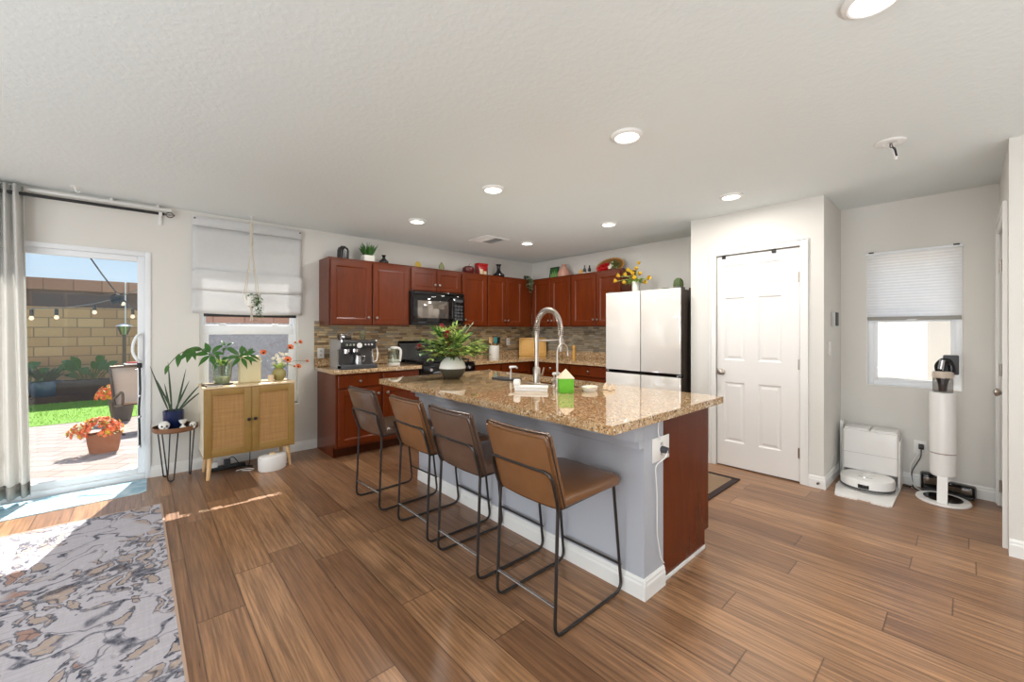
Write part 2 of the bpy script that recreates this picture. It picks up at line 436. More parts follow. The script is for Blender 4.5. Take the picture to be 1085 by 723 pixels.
# ---------------------------------------------------------------- mesh helpers
def BM(): return bmesh.new()
def _new(bm, n0): return [v for v in bm.verts[n0:]]
def box(bm, x0, x1, y0, y1, z0, z1, bev=0.0, seg=2, mtx=None):
    b2 = bmesh.new()
    bmesh.ops.create_cube(b2, size=1.0)
    for v in b2.verts:
        v.co = Vector((x0 + (v.co.x + .5) * (x1 - x0), y0 + (v.co.y + .5) * (y1 - y0), z0 + (v.co.z + .5) * (z1 - z0)))
    if bev > 0:
        bev = min(bev, 0.49 * min(abs(x1 - x0), abs(y1 - y0), abs(z1 - z0)))
        bmesh.ops.bevel(b2, geom=list(b2.edges), offset=bev, segments=seg, affect='EDGES', profile=0.5)
    merge(bm, b2, mtx)
def merge(bm, b2, mtx=None):
    if mtx is not None: bmesh.ops.transform(b2, matrix=mtx, verts=b2.verts)
    mp = {v: bm.verts.new(v.co) for v in b2.verts}
    for f in b2.faces:
        try: bm.faces.new([mp[v] for v in f.verts])
        except ValueError: pass
    b2.free()
def frame_of(d):
    d = Vector(d).normalized()
    a = Vector((0, 0, 1)) if abs(d.z) < 0.95 else Vector((1, 0, 0))
    u = d.cross(a).normalized()
    return u, d.cross(u).normalized()
def tube(bm, pts, r, n=8, closed=False, flat=1.0):
    pts = [Vector(p) for p in pts]
    N = len(pts)
    rr = [r[round(i * (len(r) - 1) / max(1, N - 1))] for i in range(N)] if isinstance(r, (list, tuple)) else [r] * N
    rings = []; u = None
    for i, p in enumerate(pts):
        if closed: d = pts[(i + 1) % N] - pts[i - 1]
        else: d = pts[min(i + 1, N - 1)] - pts[max(i - 1, 0)]
        if d.length < 1e-9: d = Vector((0, 0, 1))
        d.normalize()
        if u is None: u, _ = frame_of(d)
        else:
            u = u - d * u.dot(d)
            u = u.normalized() if u.length > 1e-6 else frame_of(d)[0]
        w = d.cross(u)
        rings.append([bm.verts.new(p + (u * math.cos(2 * PI * k / n) + w * math.sin(2 * PI * k / n) * flat) * rr[i]) for k in range(n)])
    for i in range(N if closed else N - 1):
        a, b = rings[i], rings[(i + 1) % N]
        for k in range(n): bm.faces.new([a[k], a[(k + 1) % n], b[(k + 1) % n], b[k]])
    if not closed:
        bm.faces.new(list(reversed(rings[0]))); bm.faces.new(rings[-1])
def rounded(pts, r, seg=4):
    """polyline with its inner corners rounded"""
    pts = [Vector(p) for p in pts]; out = [pts[0]]
    for i in range(1, len(pts) - 1):
        a, b, c = pts[i - 1], pts[i], pts[i + 1]
        rr = min(r, (a - b).length * .45, (c - b).length * .45)
        p, q = b + (a - b).normalized() * rr, b + (c - b).normalized() * rr
        for k in range(seg + 1):
            t = k / seg
            out.append(p * (1 - t) ** 2 + b * 2 * t * (1 - t) + q * t * t)
    return out + [pts[-1]]
def lathe(bm, prof, n=24, c=(0, 0, 0), sx=1.0, sy=1.0, mtx=None):
    b2 = bmesh.new(); rings = []
    for r, z in prof:
        if r < 1e-6: rings.append([b2.verts.new((0, 0, z))])
        else: rings.append([b2.verts.new((r * sx * math.cos(2 * PI * k / n), r * sy * math.sin(2 * PI * k / n), z)) for k in range(n)])
    for a, b in zip(rings, rings[1:]):
        if len(a) == 1 and len(b) == 1: continue
        for k in range(n):
            q = [a[k % len(a)], a[(k + 1) % len(a)], b[(k + 1) % len(b)], b[k % len(b)]]
            q = list(dict.fromkeys(q))
            if len(q) > 2: b2.faces.new(q)
    for ring, rev in ((rings[0], True), (rings[-1], False)):
        if len(ring) > 1: b2.faces.new(list(reversed(ring)) if rev else ring)
    bmesh.ops.translate(b2, verts=b2.verts, vec=c) if mtx is None else None
    merge(bm, b2, mtx)
def rod(bm, a, b, r0, r1=None, n=14):
    tube(bm, [a, b], [r0, r0 if r1 is None else r1], n)
def ball(bm, c, r, sx=1, sy=1, sz=1, n=14):
    k = max(5, n // 2)
    prof = [(r * math.sin(PI * i / k), -r * math.cos(PI * i / k) * sz) for i in range(k + 1)]
    prof[0] = (0, -r * sz); prof[-1] = (0, r * sz)
    lathe(bm, prof, n, c, sx, sy)
def prism(bm, poly, z0, z1, axis='z', mtx=None):
    def P(a, b, t): return {'z': (a, b, t), 'y': (a, t, b), 'x': (t, a, b)}[axis]
    b2 = bmesh.new()
    lo = [b2.verts.new(P(a, b, z0)) for a, b in poly]; hi = [b2.verts.new(P(a, b, z1)) for a, b in poly]
    n = len(poly)
    b2.faces.new(list(reversed(lo))); b2.faces.new(hi)
    for i in range(n): b2.faces.new([lo[i], lo[(i + 1) % n], hi[(i + 1) % n], hi[i]])
    merge(bm, b2, mtx)
def quad(bm, pts): bm.faces.new([bm.verts.new(p) for p in pts])
def panelled(bm, xs, zs, cells, y, th, steps, mtx=None):
    """a board in the x-z plane facing -y with recessed or raised panels in the given cells"""
    b2 = bmesh.new()
    def q(x0, x1, z0, z1, yy): b2.faces.new([b2.verts.new(p) for p in ((x0, yy, z0), (x1, yy, z0), (x1, yy, z1), (x0, yy, z1))])
    def ring(r0, y0, r1, y1):
        A = [(r0[0], y0, r0[2]), (r0[1], y0, r0[2]), (r0[1], y0, r0[3]), (r0[0], y0, r0[3])]
        B = [(r1[0], y1, r1[2]), (r1[1], y1, r1[2]), (r1[1], y1, r1[3]), (r1[0], y1, r1[3])]
        for i in range(4):
            j = (i + 1) % 4
            b2.faces.new([b2.verts.new(p) for p in (A[i], A[j], B[j], B[i])])
    for i in range(len(xs) - 1):
        for k in range(len(zs) - 1):
            r = (xs[i], xs[i + 1], zs[k], zs[k + 1])
            if (i, k) in cells:
                cur, cy = r, y
                for ins, dy in steps:
                    nx = (r[0] + ins, r[1] - ins, r[2] + ins, r[3] - ins)
                    ring(cur, cy, nx, y + dy); cur, cy = nx, y + dy
                q(*cur, cy)
            else: q(*r, y)
    X0, X1, Z0, Z1 = xs[0], xs[-1], zs[0], zs[-1]; yb = y + th
    for P in (((X0, yb, Z0), (X0, yb, Z1), (X1, yb, Z1), (X1, yb, Z0)), ((X0, y, Z0), (X0, yb, Z0), (X1, yb, Z0), (X1, y, Z0)),
              ((X0, y, Z1), (X1, y, Z1), (X1, yb, Z1), (X0, yb, Z1)), ((X0, y, Z0), (X0, y, Z1), (X0, yb, Z1), (X0, yb, Z0)), ((X1, y, Z0), (X1, yb, Z0), (X1, yb, Z1), (X1, y, Z1))):
        b2.faces.new([b2.verts.new(p) for p in P])
    bmesh.ops.remove_doubles(b2, verts=b2.verts, dist=1e-5)
    merge(bm, b2, mtx)
def leaf(bm, base, d, up, L, W, bend=0.3, n=6, crease=0.25, tipw=0.0, point=1.0):
    """one leaf blade along d, drooping by bend, widest before the middle"""
    d = Vector(d).normalized(); up = Vector(up)
    s = d.cross(up)
    if s.length < 1e-4: s = frame_of(d)[0]
    s.normalize(); up = s.cross(d).normalized(); p = Vector(base)
    rows = []
    for i in range(n + 1):
        t = i / n
        w = W * .5 * (math.sin(PI * min(1, t ** 0.75 * 0.97 + 0.03)) ** point) + tipw
        ang = bend * t
        c = p
        rows.append((bm.verts.new(c - s * w + up * w * crease), bm.verts.new(c), bm.verts.new(c + s * w + up * w * crease)))
        step = (d * math.cos(ang) - Vector((0, 0, 1)) * math.sin(ang)) * (L / n)
        p = p + step
    for a, b in zip(rows, rows[1:]):
        bm.faces.new([a[0], a[1], b[1], b[0]]); bm.faces.new([a[1], a[2], b[2], b[1]])

def obj(name, bm, mat, parent=None, smooth=True, loc=None, rot=None, ang=38):
    bmesh.ops.recalc_face_normals(bm, faces=bm.faces)
    if smooth:
        lim = math.radians(ang)
        for f in bm.faces: f.smooth = True
        for ed in bm.edges:
            if len(ed.link_faces) == 2 and ed.calc_face_angle(0) > lim: ed.smooth = False
    me = bpy.data.meshes.new(name)
    bm.to_mesh(me); bm.free()
    me.materials.append(mat)
    o = bpy.data.objects.new(name, me)
    COL.objects.link(o)
    if parent is not None: o.parent = parent
    if loc is not None: o.location = loc
    if rot is not None: o.rotation_euler = rot
    return o
def tag(o, label, cat, group=None, kind=None):
    o['label'] = label; o['category'] = cat
    if group: o['group'] = group
    if kind: o['kind'] = kind
    return o
def thing(name, label, cat, loc=(0, 0, 0), rz=0.0, group=None, kind=None):
    o = bpy.data.objects.new(name, None)
    COL.objects.link(o)
    o.empty_display_size = 0.1
    o.location = loc; o.rotation_euler = (0, 0, rz)
    return tag(o, label, cat, group, kind)
KIDS = {}
def dup(root, loc, rz=0.0, label=None, group=None):
    r = root.copy(); COL.objects.link(r)
    r.location = loc; r.rotation_euler = (0, 0, rz)
    if label: r['label'] = label
    if group: r['group'] = group
    def rec(src, dst):
        for ch in [o for o in bpy.data.objects if o.parent == src]:
            c = ch.copy(); COL.objects.link(c); c.parent = dst
            rec(ch, c)
    rec(root, r)
    return r
def struct(name, bm, mat, label, cat='wall', parent=None, smooth=False):
    o = obj(name, bm, mat, parent, smooth)
    if parent is None:
        o['kind'] = 'structure'; o['label'] = label; o['category'] = cat
    return o
def sthing(name, label, cat, loc=(0, 0, 0), rz=0.0):
    return thing(name, label, cat, loc, rz, kind='structure')
def wallbox(bm, axis, t0, t1, a0, a1, z0, z1, holes=()):
    """a wall across `axis` (thickness t0..t1) running a0..a1, with rectangular holes (h0,h1,zb,zt)"""
    As = sorted({a0, a1, *[h for H in holes for h in H[:2]]}); Zs = sorted({z0, z1, *[h for H in holes for h in H[2:]]})
    for i in range(len(As) - 1):
        for k in range(len(Zs) - 1):
            ca, cz = (As[i] + As[i + 1]) / 2, (Zs[k] + Zs[k + 1]) / 2
            if any(h[0] < ca < h[1] and h[2] < cz < h[3] for h in holes): continue
            if axis == 'y': box(bm, As[i], As[i + 1], t0, t1, Zs[k], Zs[k + 1])
            else: box(bm, t0, t1, As[i], As[i + 1], Zs[k], Zs[k + 1])
    bmesh.ops.remove_doubles(bm, verts=bm.verts, dist=1e-5)

# ---------------------------------------------------------------- room shell
CZ = 2.44
bm = BM(); box(bm, -4.2, 5.0, -4.2, 5.02, -0.12, 0.0)
struct('floor', bm, FLOOR, 'brown wood plank floor', 'floor')
bm = BM(); box(bm, -4.2, 5.0, -4.2, 5.10, CZ, CZ + 0.15)
struct('ceiling', bm, CEIL, 'white textured ceiling', 'ceiling')
SL0, SL1, SLZ = -1.74, 0.06, 2.01
W0, W1, WZ0, WZ1 = 0.41, 1.27, 0.53, 2.10
bm = BM(); wallbox(bm, 'y', 4.90, 5.06, -4.2, 5.0, 0, CZ, [(SL0, SL1, 0, SLZ), (W0, W1, WZ0, WZ1)])
struct('wall_left', bm, WALL, 'white wall with the sliding door, window and cabinets')
F0, F1, FZ0, FZ1 = 0.032, 0.61, 0.83, 1.985
bm = BM(); wallbox(bm, 'x', 4.87, 5.0, -0.31, 4.90, 0, CZ, [(F0, F1, FZ0, FZ1)])
struct('wall_back', bm, WALL, 'white wall behind fridge, cabinets and small window')
bm = BM(); wallbox(bm, 'x', 4.20, 4.30, 0.80, 1.91, 0, CZ, [(0.965, 1.66, 0, 2.045)])
struct('wall_pantry_front', bm, WALL, 'white wall around the six panel pantry door')
bm = BM(); box(bm, 4.30, 4.87, 0.80, 0.90, 0, CZ); 
struct('wall_pantry_right', bm, WALL, 'short white wall carrying the thermostat')
bm = BM(); box(bm, 4.30, 4.87, 1.81, 1.91, 0, CZ)
struct('wall_pantry_left', bm, WALL, 'short white wall beside the fridge')
bm = BM(); box(bm, 3.925, 4.785, -0.31, -0.215, 0, 2.045); struct('trim_7', bm, TRIM, 'white door stop behind the edge-on door', 'trim')
bm = BM(); wallbox(bm, 'y', -0.31, -0.16, 3.77, 4.87, 0, CZ, [(3.93, 4.78, 0, 2.04)])
struct('wall_right', bm, WALL, 'white wall with the edge-on hinged door')
bm = BM(); box(bm, 3.77, 3.92, -4.2, -0.31, 0, CZ)
struct('wall_front', bm, WALL, 'white wall end at the frame edge')
bm = BM(); wallbox(bm, 'x', -4.2, -4.05, -4.2, 4.90, 0, CZ, [(-2.6, -0.4, 0.1, 2.2), (0.6, 2.8, 0.1, 2.2)])
struct('wall_rear', bm, WALL, 'white living room wall with two wide windows')
bm = BM(); wallbox(bm, 'y', -4.2, -4.05, -4.05, 3.77, 0, CZ, [(-2.4, -0.2, 0.1, 2.2), (0.8, 3.0, 0.1, 2.2)])
struct('wall_side', bm, WALL, 'white living room side wall with two wide windows')

BH = 0.10
def base_prof(): return [(0, 0), (0.014, 0), (0.014, 0.068), (0.010, 0.078), (0.010, 0.088), (0.005, BH), (0, BH)]
def baseboard(name, p, q, label):
    """p->q along the wall foot, the room on the left hand"""
    bm = BM(); p = Vector(p); q = Vector(q); d = (q - p).normalized(); nrm = Vector((-d.y, d.x))
    pr = base_prof(); A = []; B = []
    for o_, z in pr:
        A.append(bm.verts.new((p.x + nrm.x * o_, p.y + nrm.y * o_, z))); B.append(bm.verts.new((q.x + nrm.x * o_, q.y + nrm.y * o_, z)))
    n = len(pr)
    for i in range(n): bm.faces.new([A[i], A[(i + 1) % n], B[(i + 1) % n], B[i]])
    bm.faces.new(A); bm.faces.new(B)
    return struct(name, bm, TRIM, label, 'baseboard')
baseboard('baseboard_left', (1.46, 4.90), (0.06, 4.90), 'white baseboard under the window wall')
baseboard('baseboard_pantry_front', (4.20, 0.7885), (4.20, 0.905), 'white baseboard right of the pantry door')
baseboard('baseboard_pantry_left', (4.20, 1.72), (4.20, 1.91), 'white baseboard left of the pantry door')
baseboard('baseboard_pantry_right', (4.87, 0.80), (4.1885, 0.80), 'white baseboard under the thermostat')
baseboard('baseboard_back', (4.87, -0.16), (4.87, 0.80), 'white baseboard behind the floor cleaners')
baseboard('baseboard_front', (3.77, -4.05), (3.77, -0.16), 'white baseboard at the frame edge')
# ---- door casings
def casing(name, a0, a1, zt, w, label, axis, face, sgn, legs=True):
    """flat casing with a bead round an opening a0..a1 up to zt"""
    bm = BM()
    def seg(u0, u1, z0, z1, t):
        lo, hi = sorted((face, face + sgn * t))
        if axis == 'x': box(bm, lo, hi, u0, u1, z0, z1, 0.003)
        else: box(bm, u0, u1, lo, hi, z0, z1, 0.003)
    seg(a0 - w + .0145, a0, 0, zt + w - .0145, 0.014); seg(a1, a1 + w - .0145, 0, zt + w - .0145, 0.014); seg(a0, a1, zt, zt + w - .0145, 0.014)
    seg(a0 - w, a0 - w + .014, 0, zt + w, 0.021); seg(a1 + w - .014, a1 + w, 0, zt + w, 0.021); seg(a0 - w + .0145, a1 + w - .0145, zt + w - .014, zt + w, 0.021)
    return struct(name, bm, TRIM, label, 'trim')
casing('trim_1', 0.965, 1.66, 2.045, 0.06, 'white casing around the pantry door', 'x', 4.20, -1)
casing('trim_2', 3.93, 4.78, 2.04, 0.06, 'white casing around the edge-on door', 'y', -0.16, 1)

def knob_mesh(bm, r=0.027, out=0.06):
    # along -y
    M = Matrix.Rotation(PI / 2, 4, 'X')
    lathe(bm, [(0.0, 0.0), (0.031, 0.0), (0.031, 0.005), (0.022, 0.010), (0.011, 0.014), (0.010, 0.032), (0.020, 0.040), (r, 0.050), (0.024, 0.060), (0.012, 0.066), (0, 0.067)], 20, mtx=M)
# ---- pantry door: six raised panels; local x runs along -Y of the room
pd = sthing('door_2', 'white six panel pantry door with nickel knob', 'door', (4.212, 1.652, 0), -PI / 2)
dw = 0.68
bm = BM()
xs = [0, .065, .245, .36, .545, dw]; zs = [0.012, .245, .82, 1.03, 1.63, 1.735, 1.945, 2.036]
panelled(bm, xs, zs, {(1, 1), (3, 1), (1, 3), (3, 3), (1, 5), (3, 5)}, 0.0, 0.035, [(0.012, 0.009), (0.022, 0.009), (0.040, 0.003)])
obj('leaf', bm, DOORW, pd, False)
bm = BM(); knob_mesh(bm); obj('knob', bm, NICKEL, pd, loc=(0.042, 0, 0.914))
bm = BM(); box(bm, -0.004, 0.004, -0.002, 0.03, 0.885, 0.945); obj('latch_plate', bm, NICKEL, pd)
for z in (0.257, 1.021, 1.778):
    bm = BM(); rod(bm, (dw + 0.004, -0.006, z - .045), (dw + 0.004, -0.006, z + .045), 0.007); box(bm, dw - .012, dw + .006, -0.003, .02, z - .044, z + .044)
    obj('hinge', bm, NICKEL, pd)
for xx in (0.062, 0.487):
    bm = BM(); box(bm, xx - .016, xx + .016, -0.012, 0.0, 2.010, 2.042, 0.002); box(bm, xx - .012, xx + .012, -0.012, 0.038, 2.037, 2.042)
    obj('over_door_hook', bm, BLACKP, pd)
bm = BM(); box(bm, 4.25, 4.255, 0.955, 1.67, 0, 2.05); struct('trim_gap_shade', bm, BLACKP, 'black sheet for the gap shade behind the pantry door', 'trim')  # black sheet, the darkness of the door gap put into its colour
# ---- edge-on door in the right wall; hinges at the far end
rd = sthing('door_3', 'white hinged door seen edge-on by small window', 'door', (4.765, -0.175, 0), PI)
bm = BM()
panelled(bm, [0, .1, .36, .47, .73, .825], [0.01, .24, .82, 1.03, 1.63, 1.73, 1.94, 2.03], {(1, 1), (3, 1), (1, 3), (3, 3), (1, 5), (3, 5)}, -0.003, 0.035, [(0.012, 0.009), (0.022, 0.009), (0.040, 0.003)])
obj('leaf', bm, DOORW, rd, False)
bm = BM(); knob_mesh(bm); obj('knob', bm, NICKEL, rd, loc=(0.76, -0.003, 0.925))
for z in (0.15, 1.02, 1.80):
    bm = BM(); rod(bm, (-0.004, -0.012, z - .045), (-0.004, -0.012, z + .045), 0.008); box(bm, -.02, .018, -0.006, .0, z - .044, z + .044)
    obj('hinge', bm, NICKEL, rd)

# ---- sliding glass door
sd = sthing('door_1', 'white sliding glass patio door', 'door', (0, 4.90, 0))
def ringframe(bm, x0, x1, z0, z1, y0, y1, w, bot=None, bev=0.004):
    bot = bot or w
    box(bm, x0, x0 + w, y0, y1, z0, z1, bev); box(bm, x1 - w, x1, y0, y1, z0, z1, bev)
    box(bm, x0 + w, x1 - w, y0, y1, z1 - w, z1, bev); box(bm, x0 + w, x1 - w, y0, y1, z0, z0 + bot, bev)
bm = BM(); ringframe(bm, SL0 - 0.004, SL1 + 0.002, 0.0, SLZ + 0.002, -0.012, 0.14, 0.04, 0.05)
obj('outer_frame', bm, VINYL, sd)
bm = BM(); ringframe(bm, -0.86, 0.022, 0.048, 1.972, 0.012, 0.055, 0.048, 0.055)
sp = obj('sliding_panel', bm, VINYL, sd)
bm = BM(); box(bm, -0.815, -0.024, 0.031, 0.035, 0.10, 1.93); obj('pane', bm, GLASS, sp)
bm = BM(); ringframe(bm, SL0 + .034, -0.80, 0.048, 1.972, 0.070, 0.115, 0.05, 0.055)
fp = obj('fixed_panel', bm, VINYL, sd)
bm = BM(); box(bm, SL0 + .08, -0.845, 0.09, 0.094, 0.10, 1.93); obj('pane', bm, GLASS, fp)
bm = BM()
box(bm, -0.020, 0.012, -0.004, 0.014, 1.02, 1.30, 0.006)
tube(bm, rounded([(-0.004, 0.0, 1.285), (-0.03, -0.045, 1.27), (-0.055, -0.05, 1.20), (-0.058, -0.05, 1.12), (-0.03, -0.045, 1.06), (-0.004, 0.0, 1.04)], 0.04, 5), 0.011, 8)
obj('pull_handle', bm, VINYL, sd)
bm = BM(); box(bm, -0.03, 0.004, -0.006, 0.012, 0.985, 1.03, 0.004); obj('lock_catch', bm, BLACKP, sd)

# ---- left window (single hung)
wn = sthing('window_1', 'white single hung window behind the sideboard plants', 'window', (0, 4.90, 0))
bm = BM(); ringframe(bm, W0, W1, WZ0, WZ1, 0.045, 0.13, 0.035); obj('frame', bm, VINYL, wn)
bm = BM(); ringframe(bm, W0 + .033, W1 - .033, 1.335, WZ1 - .033, 0.088, 0.115, 0.026, 0.03); us = obj('upper_sash', bm, VINYL, wn)
bm = BM(); box(bm, W0 + .055, W1 - .055, 0.10, 0.104, 1.36, 2.05); obj('pane', bm, GLASS, us)
bm = BM(); ringframe(bm, W0 + .033, W1 - .033, WZ0 + .033, 1.372, 0.052, 0.086, 0.045, 0.05); box(bm, W0 + .033, W1 - .033, 0.046, 0.09, 1.275, 1.372, 0.008)
for xx in (0.60, 1.06): box(bm, xx - .03, xx + .03, 0.038, 0.06, 1.372, 1.384, 0.003)
ls = obj('lower_sash', bm, VINYL, wn)
bm = BM(); box(bm, W0 + .07, W1 - .07, 0.067, 0.071, WZ0 + .07, 1.285); obj('pane', bm, GLASS, ls)
bm = BM(); box(bm, W0 + .03, W1 - .03, 0.122, 0.125, WZ0 + .03, 1.345); obj('screen', bm, SCREEN, wn)
bm = BM(); box(bm, W0 - .012, W1 + .012, -0.02, 0.05, WZ0 - .02, WZ0, 0.004); struct('trim_4', bm, TRIM, 'white window sill behind the sideboard', 'trim').location = (0, 4.90, 0)

# ---- small window
w2 = sthing('window_2', 'small white window above the stick vacuum', 'window', (4.87, 0, 0))
def ringx(bm, y0, y1, z0, z1, x0, x1, w):
    box(bm, x0, x1, y0, y0 + w, z0, z1, .003); box(bm, x0, x1, y1 - w, y1, z0, z1, .003)
    box(bm, x0, x1, y0 + w, y1 - w, z1 - w, z1, .003); box(bm, x0, x1, y0 + w, y1 - w, z0, z0 + w, .003)
bm = BM(); ringx(bm, F0, F1, FZ0, FZ1, 0.03, 0.11, 0.04); obj('frame', bm, VINYL, w2)
bm = BM(); ringx(bm, F0 + .036, F1 - .036, FZ0 + .036, 1.42, 0.04, 0.07, 0.028); s2 = obj('lower_sash', bm, VINYL, w2)
bm = BM(); box(bm, 0.053, 0.057, F0 + .05, F1 - .05, FZ0 + .05, 1.40); obj('pane', bm, GLASS, s2)
bm = BM(); ringx(bm, F0 + .036, F1 - .036, 1.39, FZ1 - .036, 0.072, 0.10, 0.028); s3 = obj('upper_sash', bm, VINYL, w2)
bm = BM(); box(bm, 0.084, 0.088, F0 + .05, F1 - .05, 1.41, FZ1 - .05); obj('pane', bm, GLASS, s3)
# casing-thin white returns of the drywall opening
bm = BM(); ringx(bm, F0 - .004, F1 + .004, FZ0 - .004, FZ1 + .004, -0.004, 0.03, 0.008); struct('trim_5', bm, TRIM, 'thin white edge of the small window', 'trim').location = (4.87, 0, 0)
# living-room windows behind the camera (they light the room and show in the fridge doors)
k = 3
for (axis, a0, a1) in (('x', -2.6, -0.4), ('x', 0.6, 2.8), ('y', -2.4, -0.2), ('y', 0.8, 3.0)):
    t = sthing('window_%d' % k, 'wide living room window', 'window', (-4.12, 0, 0) if axis == 'x' else (0, -4.12, 0)); k += 1
    bm = BM()
    if axis == 'x':
        ringx(bm, a0, a1, 0.1, 2.2, -0.03, 0.03, 0.05); box(bm, -0.03, 0.03, (a0 + a1) / 2 - .03, (a0 + a1) / 2 + .03, 0.15, 2.15)
    else:
        ringframe(bm, a0, a1, 0.1, 2.2, -0.03, 0.03, 0.05); box(bm, (a0 + a1) / 2 - .03, (a0 + a1) / 2 + .03, -0.03, 0.03, 0.15, 2.15)
    obj('frame', bm, VINYL, t)

# ---------------------------------------------------------------- kitchen cabinets
def cknob(bm, x, z, y=0.0):
    M = Matrix.Translation((x, y, z)) @ Matrix.Rotation(PI / 2, 4, 'X')
    lathe(bm, [(0, 0), (0.007, 0), (0.006, 0.012), (0.014, 0.018), (0.0155, 0.024), (0.011, 0.030), (0, 0.032)], 14, mtx=M)
STEP = [(0.055, 0.0), (0.062, 0.004), (0.070, 0.008)]
STEPD = [(0.004, -0.003), (0.012, -0.003)]
def front(cab, kind, x0, x1, z0, z1, kx=None, kz=None, small=False):
    bm = BM()
    if kind == 'door':
        st = [(0.045, 0.0), (0.050, 0.004), (0.056, 0.007)] if small else STEP
        panelled(bm, [x0, x1], [z0, z1], {(0, 0)}, -0.020, 0.0195, [(0.003, -0.002)] + [(a + .003, b - .002) for a, b in st])
    else:
        panelled(bm, [x0, x1], [z0, z1], {(0, 0)}, -0.018, 0.0175, [(0.006, -0.004)])
    f = obj(kind, bm, CHERRY, cab, False)
    if kx is not None:
        bm = BM(); cknob(bm, 0, 0); obj('knob', bm, NICKEL, f, loc=(kx, -0.020, kz))
    return f
def base_cab(name, label, loc, rz, w, d, units, group=None, ends=(True, True), mat=CHERRY):
    """units: list of (x0, x1, kind) ; kind 'dd' drawer over door, knob side"""
    t = thing(name, label, 'cabinet', loc, rz, group)
    bm = BM(); box(bm, 0, w, 0, d, 0.105, 0.868); box(bm, 0, w, 0.075, d, 0.0, 0.105)
    obj('body', bm, mat, t, False)
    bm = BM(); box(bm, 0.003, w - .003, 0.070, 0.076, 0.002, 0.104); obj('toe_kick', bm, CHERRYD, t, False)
    for x0, x1, dr, kx in units:
        if dr == 'drawers':
            front(t, 'drawer', x0, x1, 0.722, 0.85, (x0 + x1) / 2, 0.786)
            front(t, 'drawer', x0, x1, 0.43, 0.705, (x0 + x1) / 2, 0.57)
            front(t, 'drawer', x0, x1, 0.13, 0.415, (x0 + x1) / 2, 0.27)
        else:
            front(t, 'drawer', x0, x1, 0.722, 0.85, (x0 + x1) / 2, 0.786)
            front(t, 'door', x0, x1, 0.13, 0.705, kx, 0.638)
    return t
GB = 'cherry base cabinets under the granite counters'
base_cab('base_cabinet', 'cherry base cabinet under the espresso machine beside the window', (1.462, 4.30, 0), 0, 0.95, 0.575, [(0.022, 0.468, 'dd', 0.442), (0.50, 0.94, 'dd', 0.545)], GB)
base_cab('base_cabinet', 'cherry base cabinet right of the black range, below the utensil crock', (3.20, 4.30, 0), 0, 1.04, 0.575, [(0.015, 0.45, 'dd', 0.40), (0.47, 0.985, 'dd', 0.52)], GB)
base_cab('base_cabinet', 'cherry base cabinet under the corner counter with the cutting board', (4.27, 4.24, 0), -PI / 2, 0.66, 0.575, [(0.03, 0.645, 'dd', 0.60)], GB)
base_cab('base_cabinet', 'cherry base cabinet between the corner unit and white fridge', (4.27, 3.575, 0), -PI / 2, 0.655, 0.575, [(0.015, 0.64, 'dd', 0.06)], GB)
bm = BM(); box(bm, 4.27, 4.845, 4.30, 4.875, 0.0, 0.868); o = obj('corner_cabinet', bm, CHERRY, None, False)
tag(o, 'blind cherry corner cabinet below the leaning cutting board', 'cabinet', GB)

def counter_slab(bm, x0, x1, y0, y1, bev=0.004): box(bm, x0, x1, y0, y1, 0.87, 0.91, bev, 2)
t = thing('countertop', 'granite countertop under the espresso machine and kettle', 'countertop', (0, 0, 0))
bm = BM(); counter_slab(bm, 1.435, 2.424, 4.255, 4.898); obj('slab', bm, GRANITE, t)
bm = BM(); box(bm, 1.435, 2.424, 4.878, 4.899, 0.9105, 1.0, .003); struct('backsplash', bm, GRANITE, 'low granite splash strip behind the espresso machine', 'backsplash')
t = thing('countertop', 'L-shaped granite countertop turning the corner to the fridge', 'countertop', (0, 0, 0))
bm = BM(); prism(bm, [(3.195, 4.255), (4.225, 4.255), (4.225, 2.90), (4.868, 2.90), (4.868, 4.898), (3.195, 4.898)], 0.87, 0.91)
bmesh.ops.bevel(bm, geom=list(bm.edges), offset=0.004, segments=2, affect='EDGES'); obj('slab', bm, GRANITE, t)
bm = BM(); box(bm, 3.195, 4.868, 4.878, 4.899, 0.9105, 1.0, .003); box(bm, 4.847, 4.868, 2.90, 4.878, 0.9105, 1.0, .003); struct('backsplash', bm, GRANITE, 'low granite splash strip round the kitchen corner', 'backsplash')
# mosaic backsplash on both walls
bm = BM(); box(bm, 1.435, 4.868, 4.884, 4.9, 0.90, 1.42); struct('backsplash', bm, MOSAIC, 'brown stone mosaic backsplash along the range wall', 'backsplash')
bm = BM(); box(bm, 4.854, 4.87, 2.90, 4.884, 0.90, 1.42); struct('backsplash', bm, MOSAICG, 'grey-brown stone mosaic backsplash beside the fridge', 'backsplash')

# ---- wall cabinets
def wall_cab(label, loc, rz, w, z0, z1, doors, small=False, d=0.318):
    t = thing('wall_cabinet', label, 'cabinet', loc, rz, 'cherry wall cabinets above the counters')
    bm = BM(); box(bm, 0, w, 0, d, 0, z1 - z0)
    box(bm, -0.002, w + .002, -0.004, d, z1 - z0, z1 - z0 + .012, .003)
    obj('body', bm, CHERRY, t, False)
    for x0, x1, kx, kz in doors: front(t, 'door', x0, x1, 0.012, z1 - z0 - 0.018, kx, kz, small)
    return t
U0, U1, UY, UX = 1.372, 2.098, 4.582, 4.552
wall_cab('double door cherry wall cabinet nearest the window', (1.487, UY, U0), 0, 0.945, U0, U1, [(0.016, 0.466, 0.425, 0.09), (0.484, 0.934, 0.522, 0.09)])
wall_cab('short two door cherry cabinet above the microwave', (2.434, UY, 1.805), 0, 0.765, 1.805, U1, [(0.022, 0.376, 0.348, 0.09), (0.386, 0.742, 0.414, 0.09)], True)
wall_cab('single door cherry wall cabinet right of the microwave', (3.201, UY, U0), 0, 0.437, U0, U1, [(0.016, 0.424, 0.05, 0.09)])
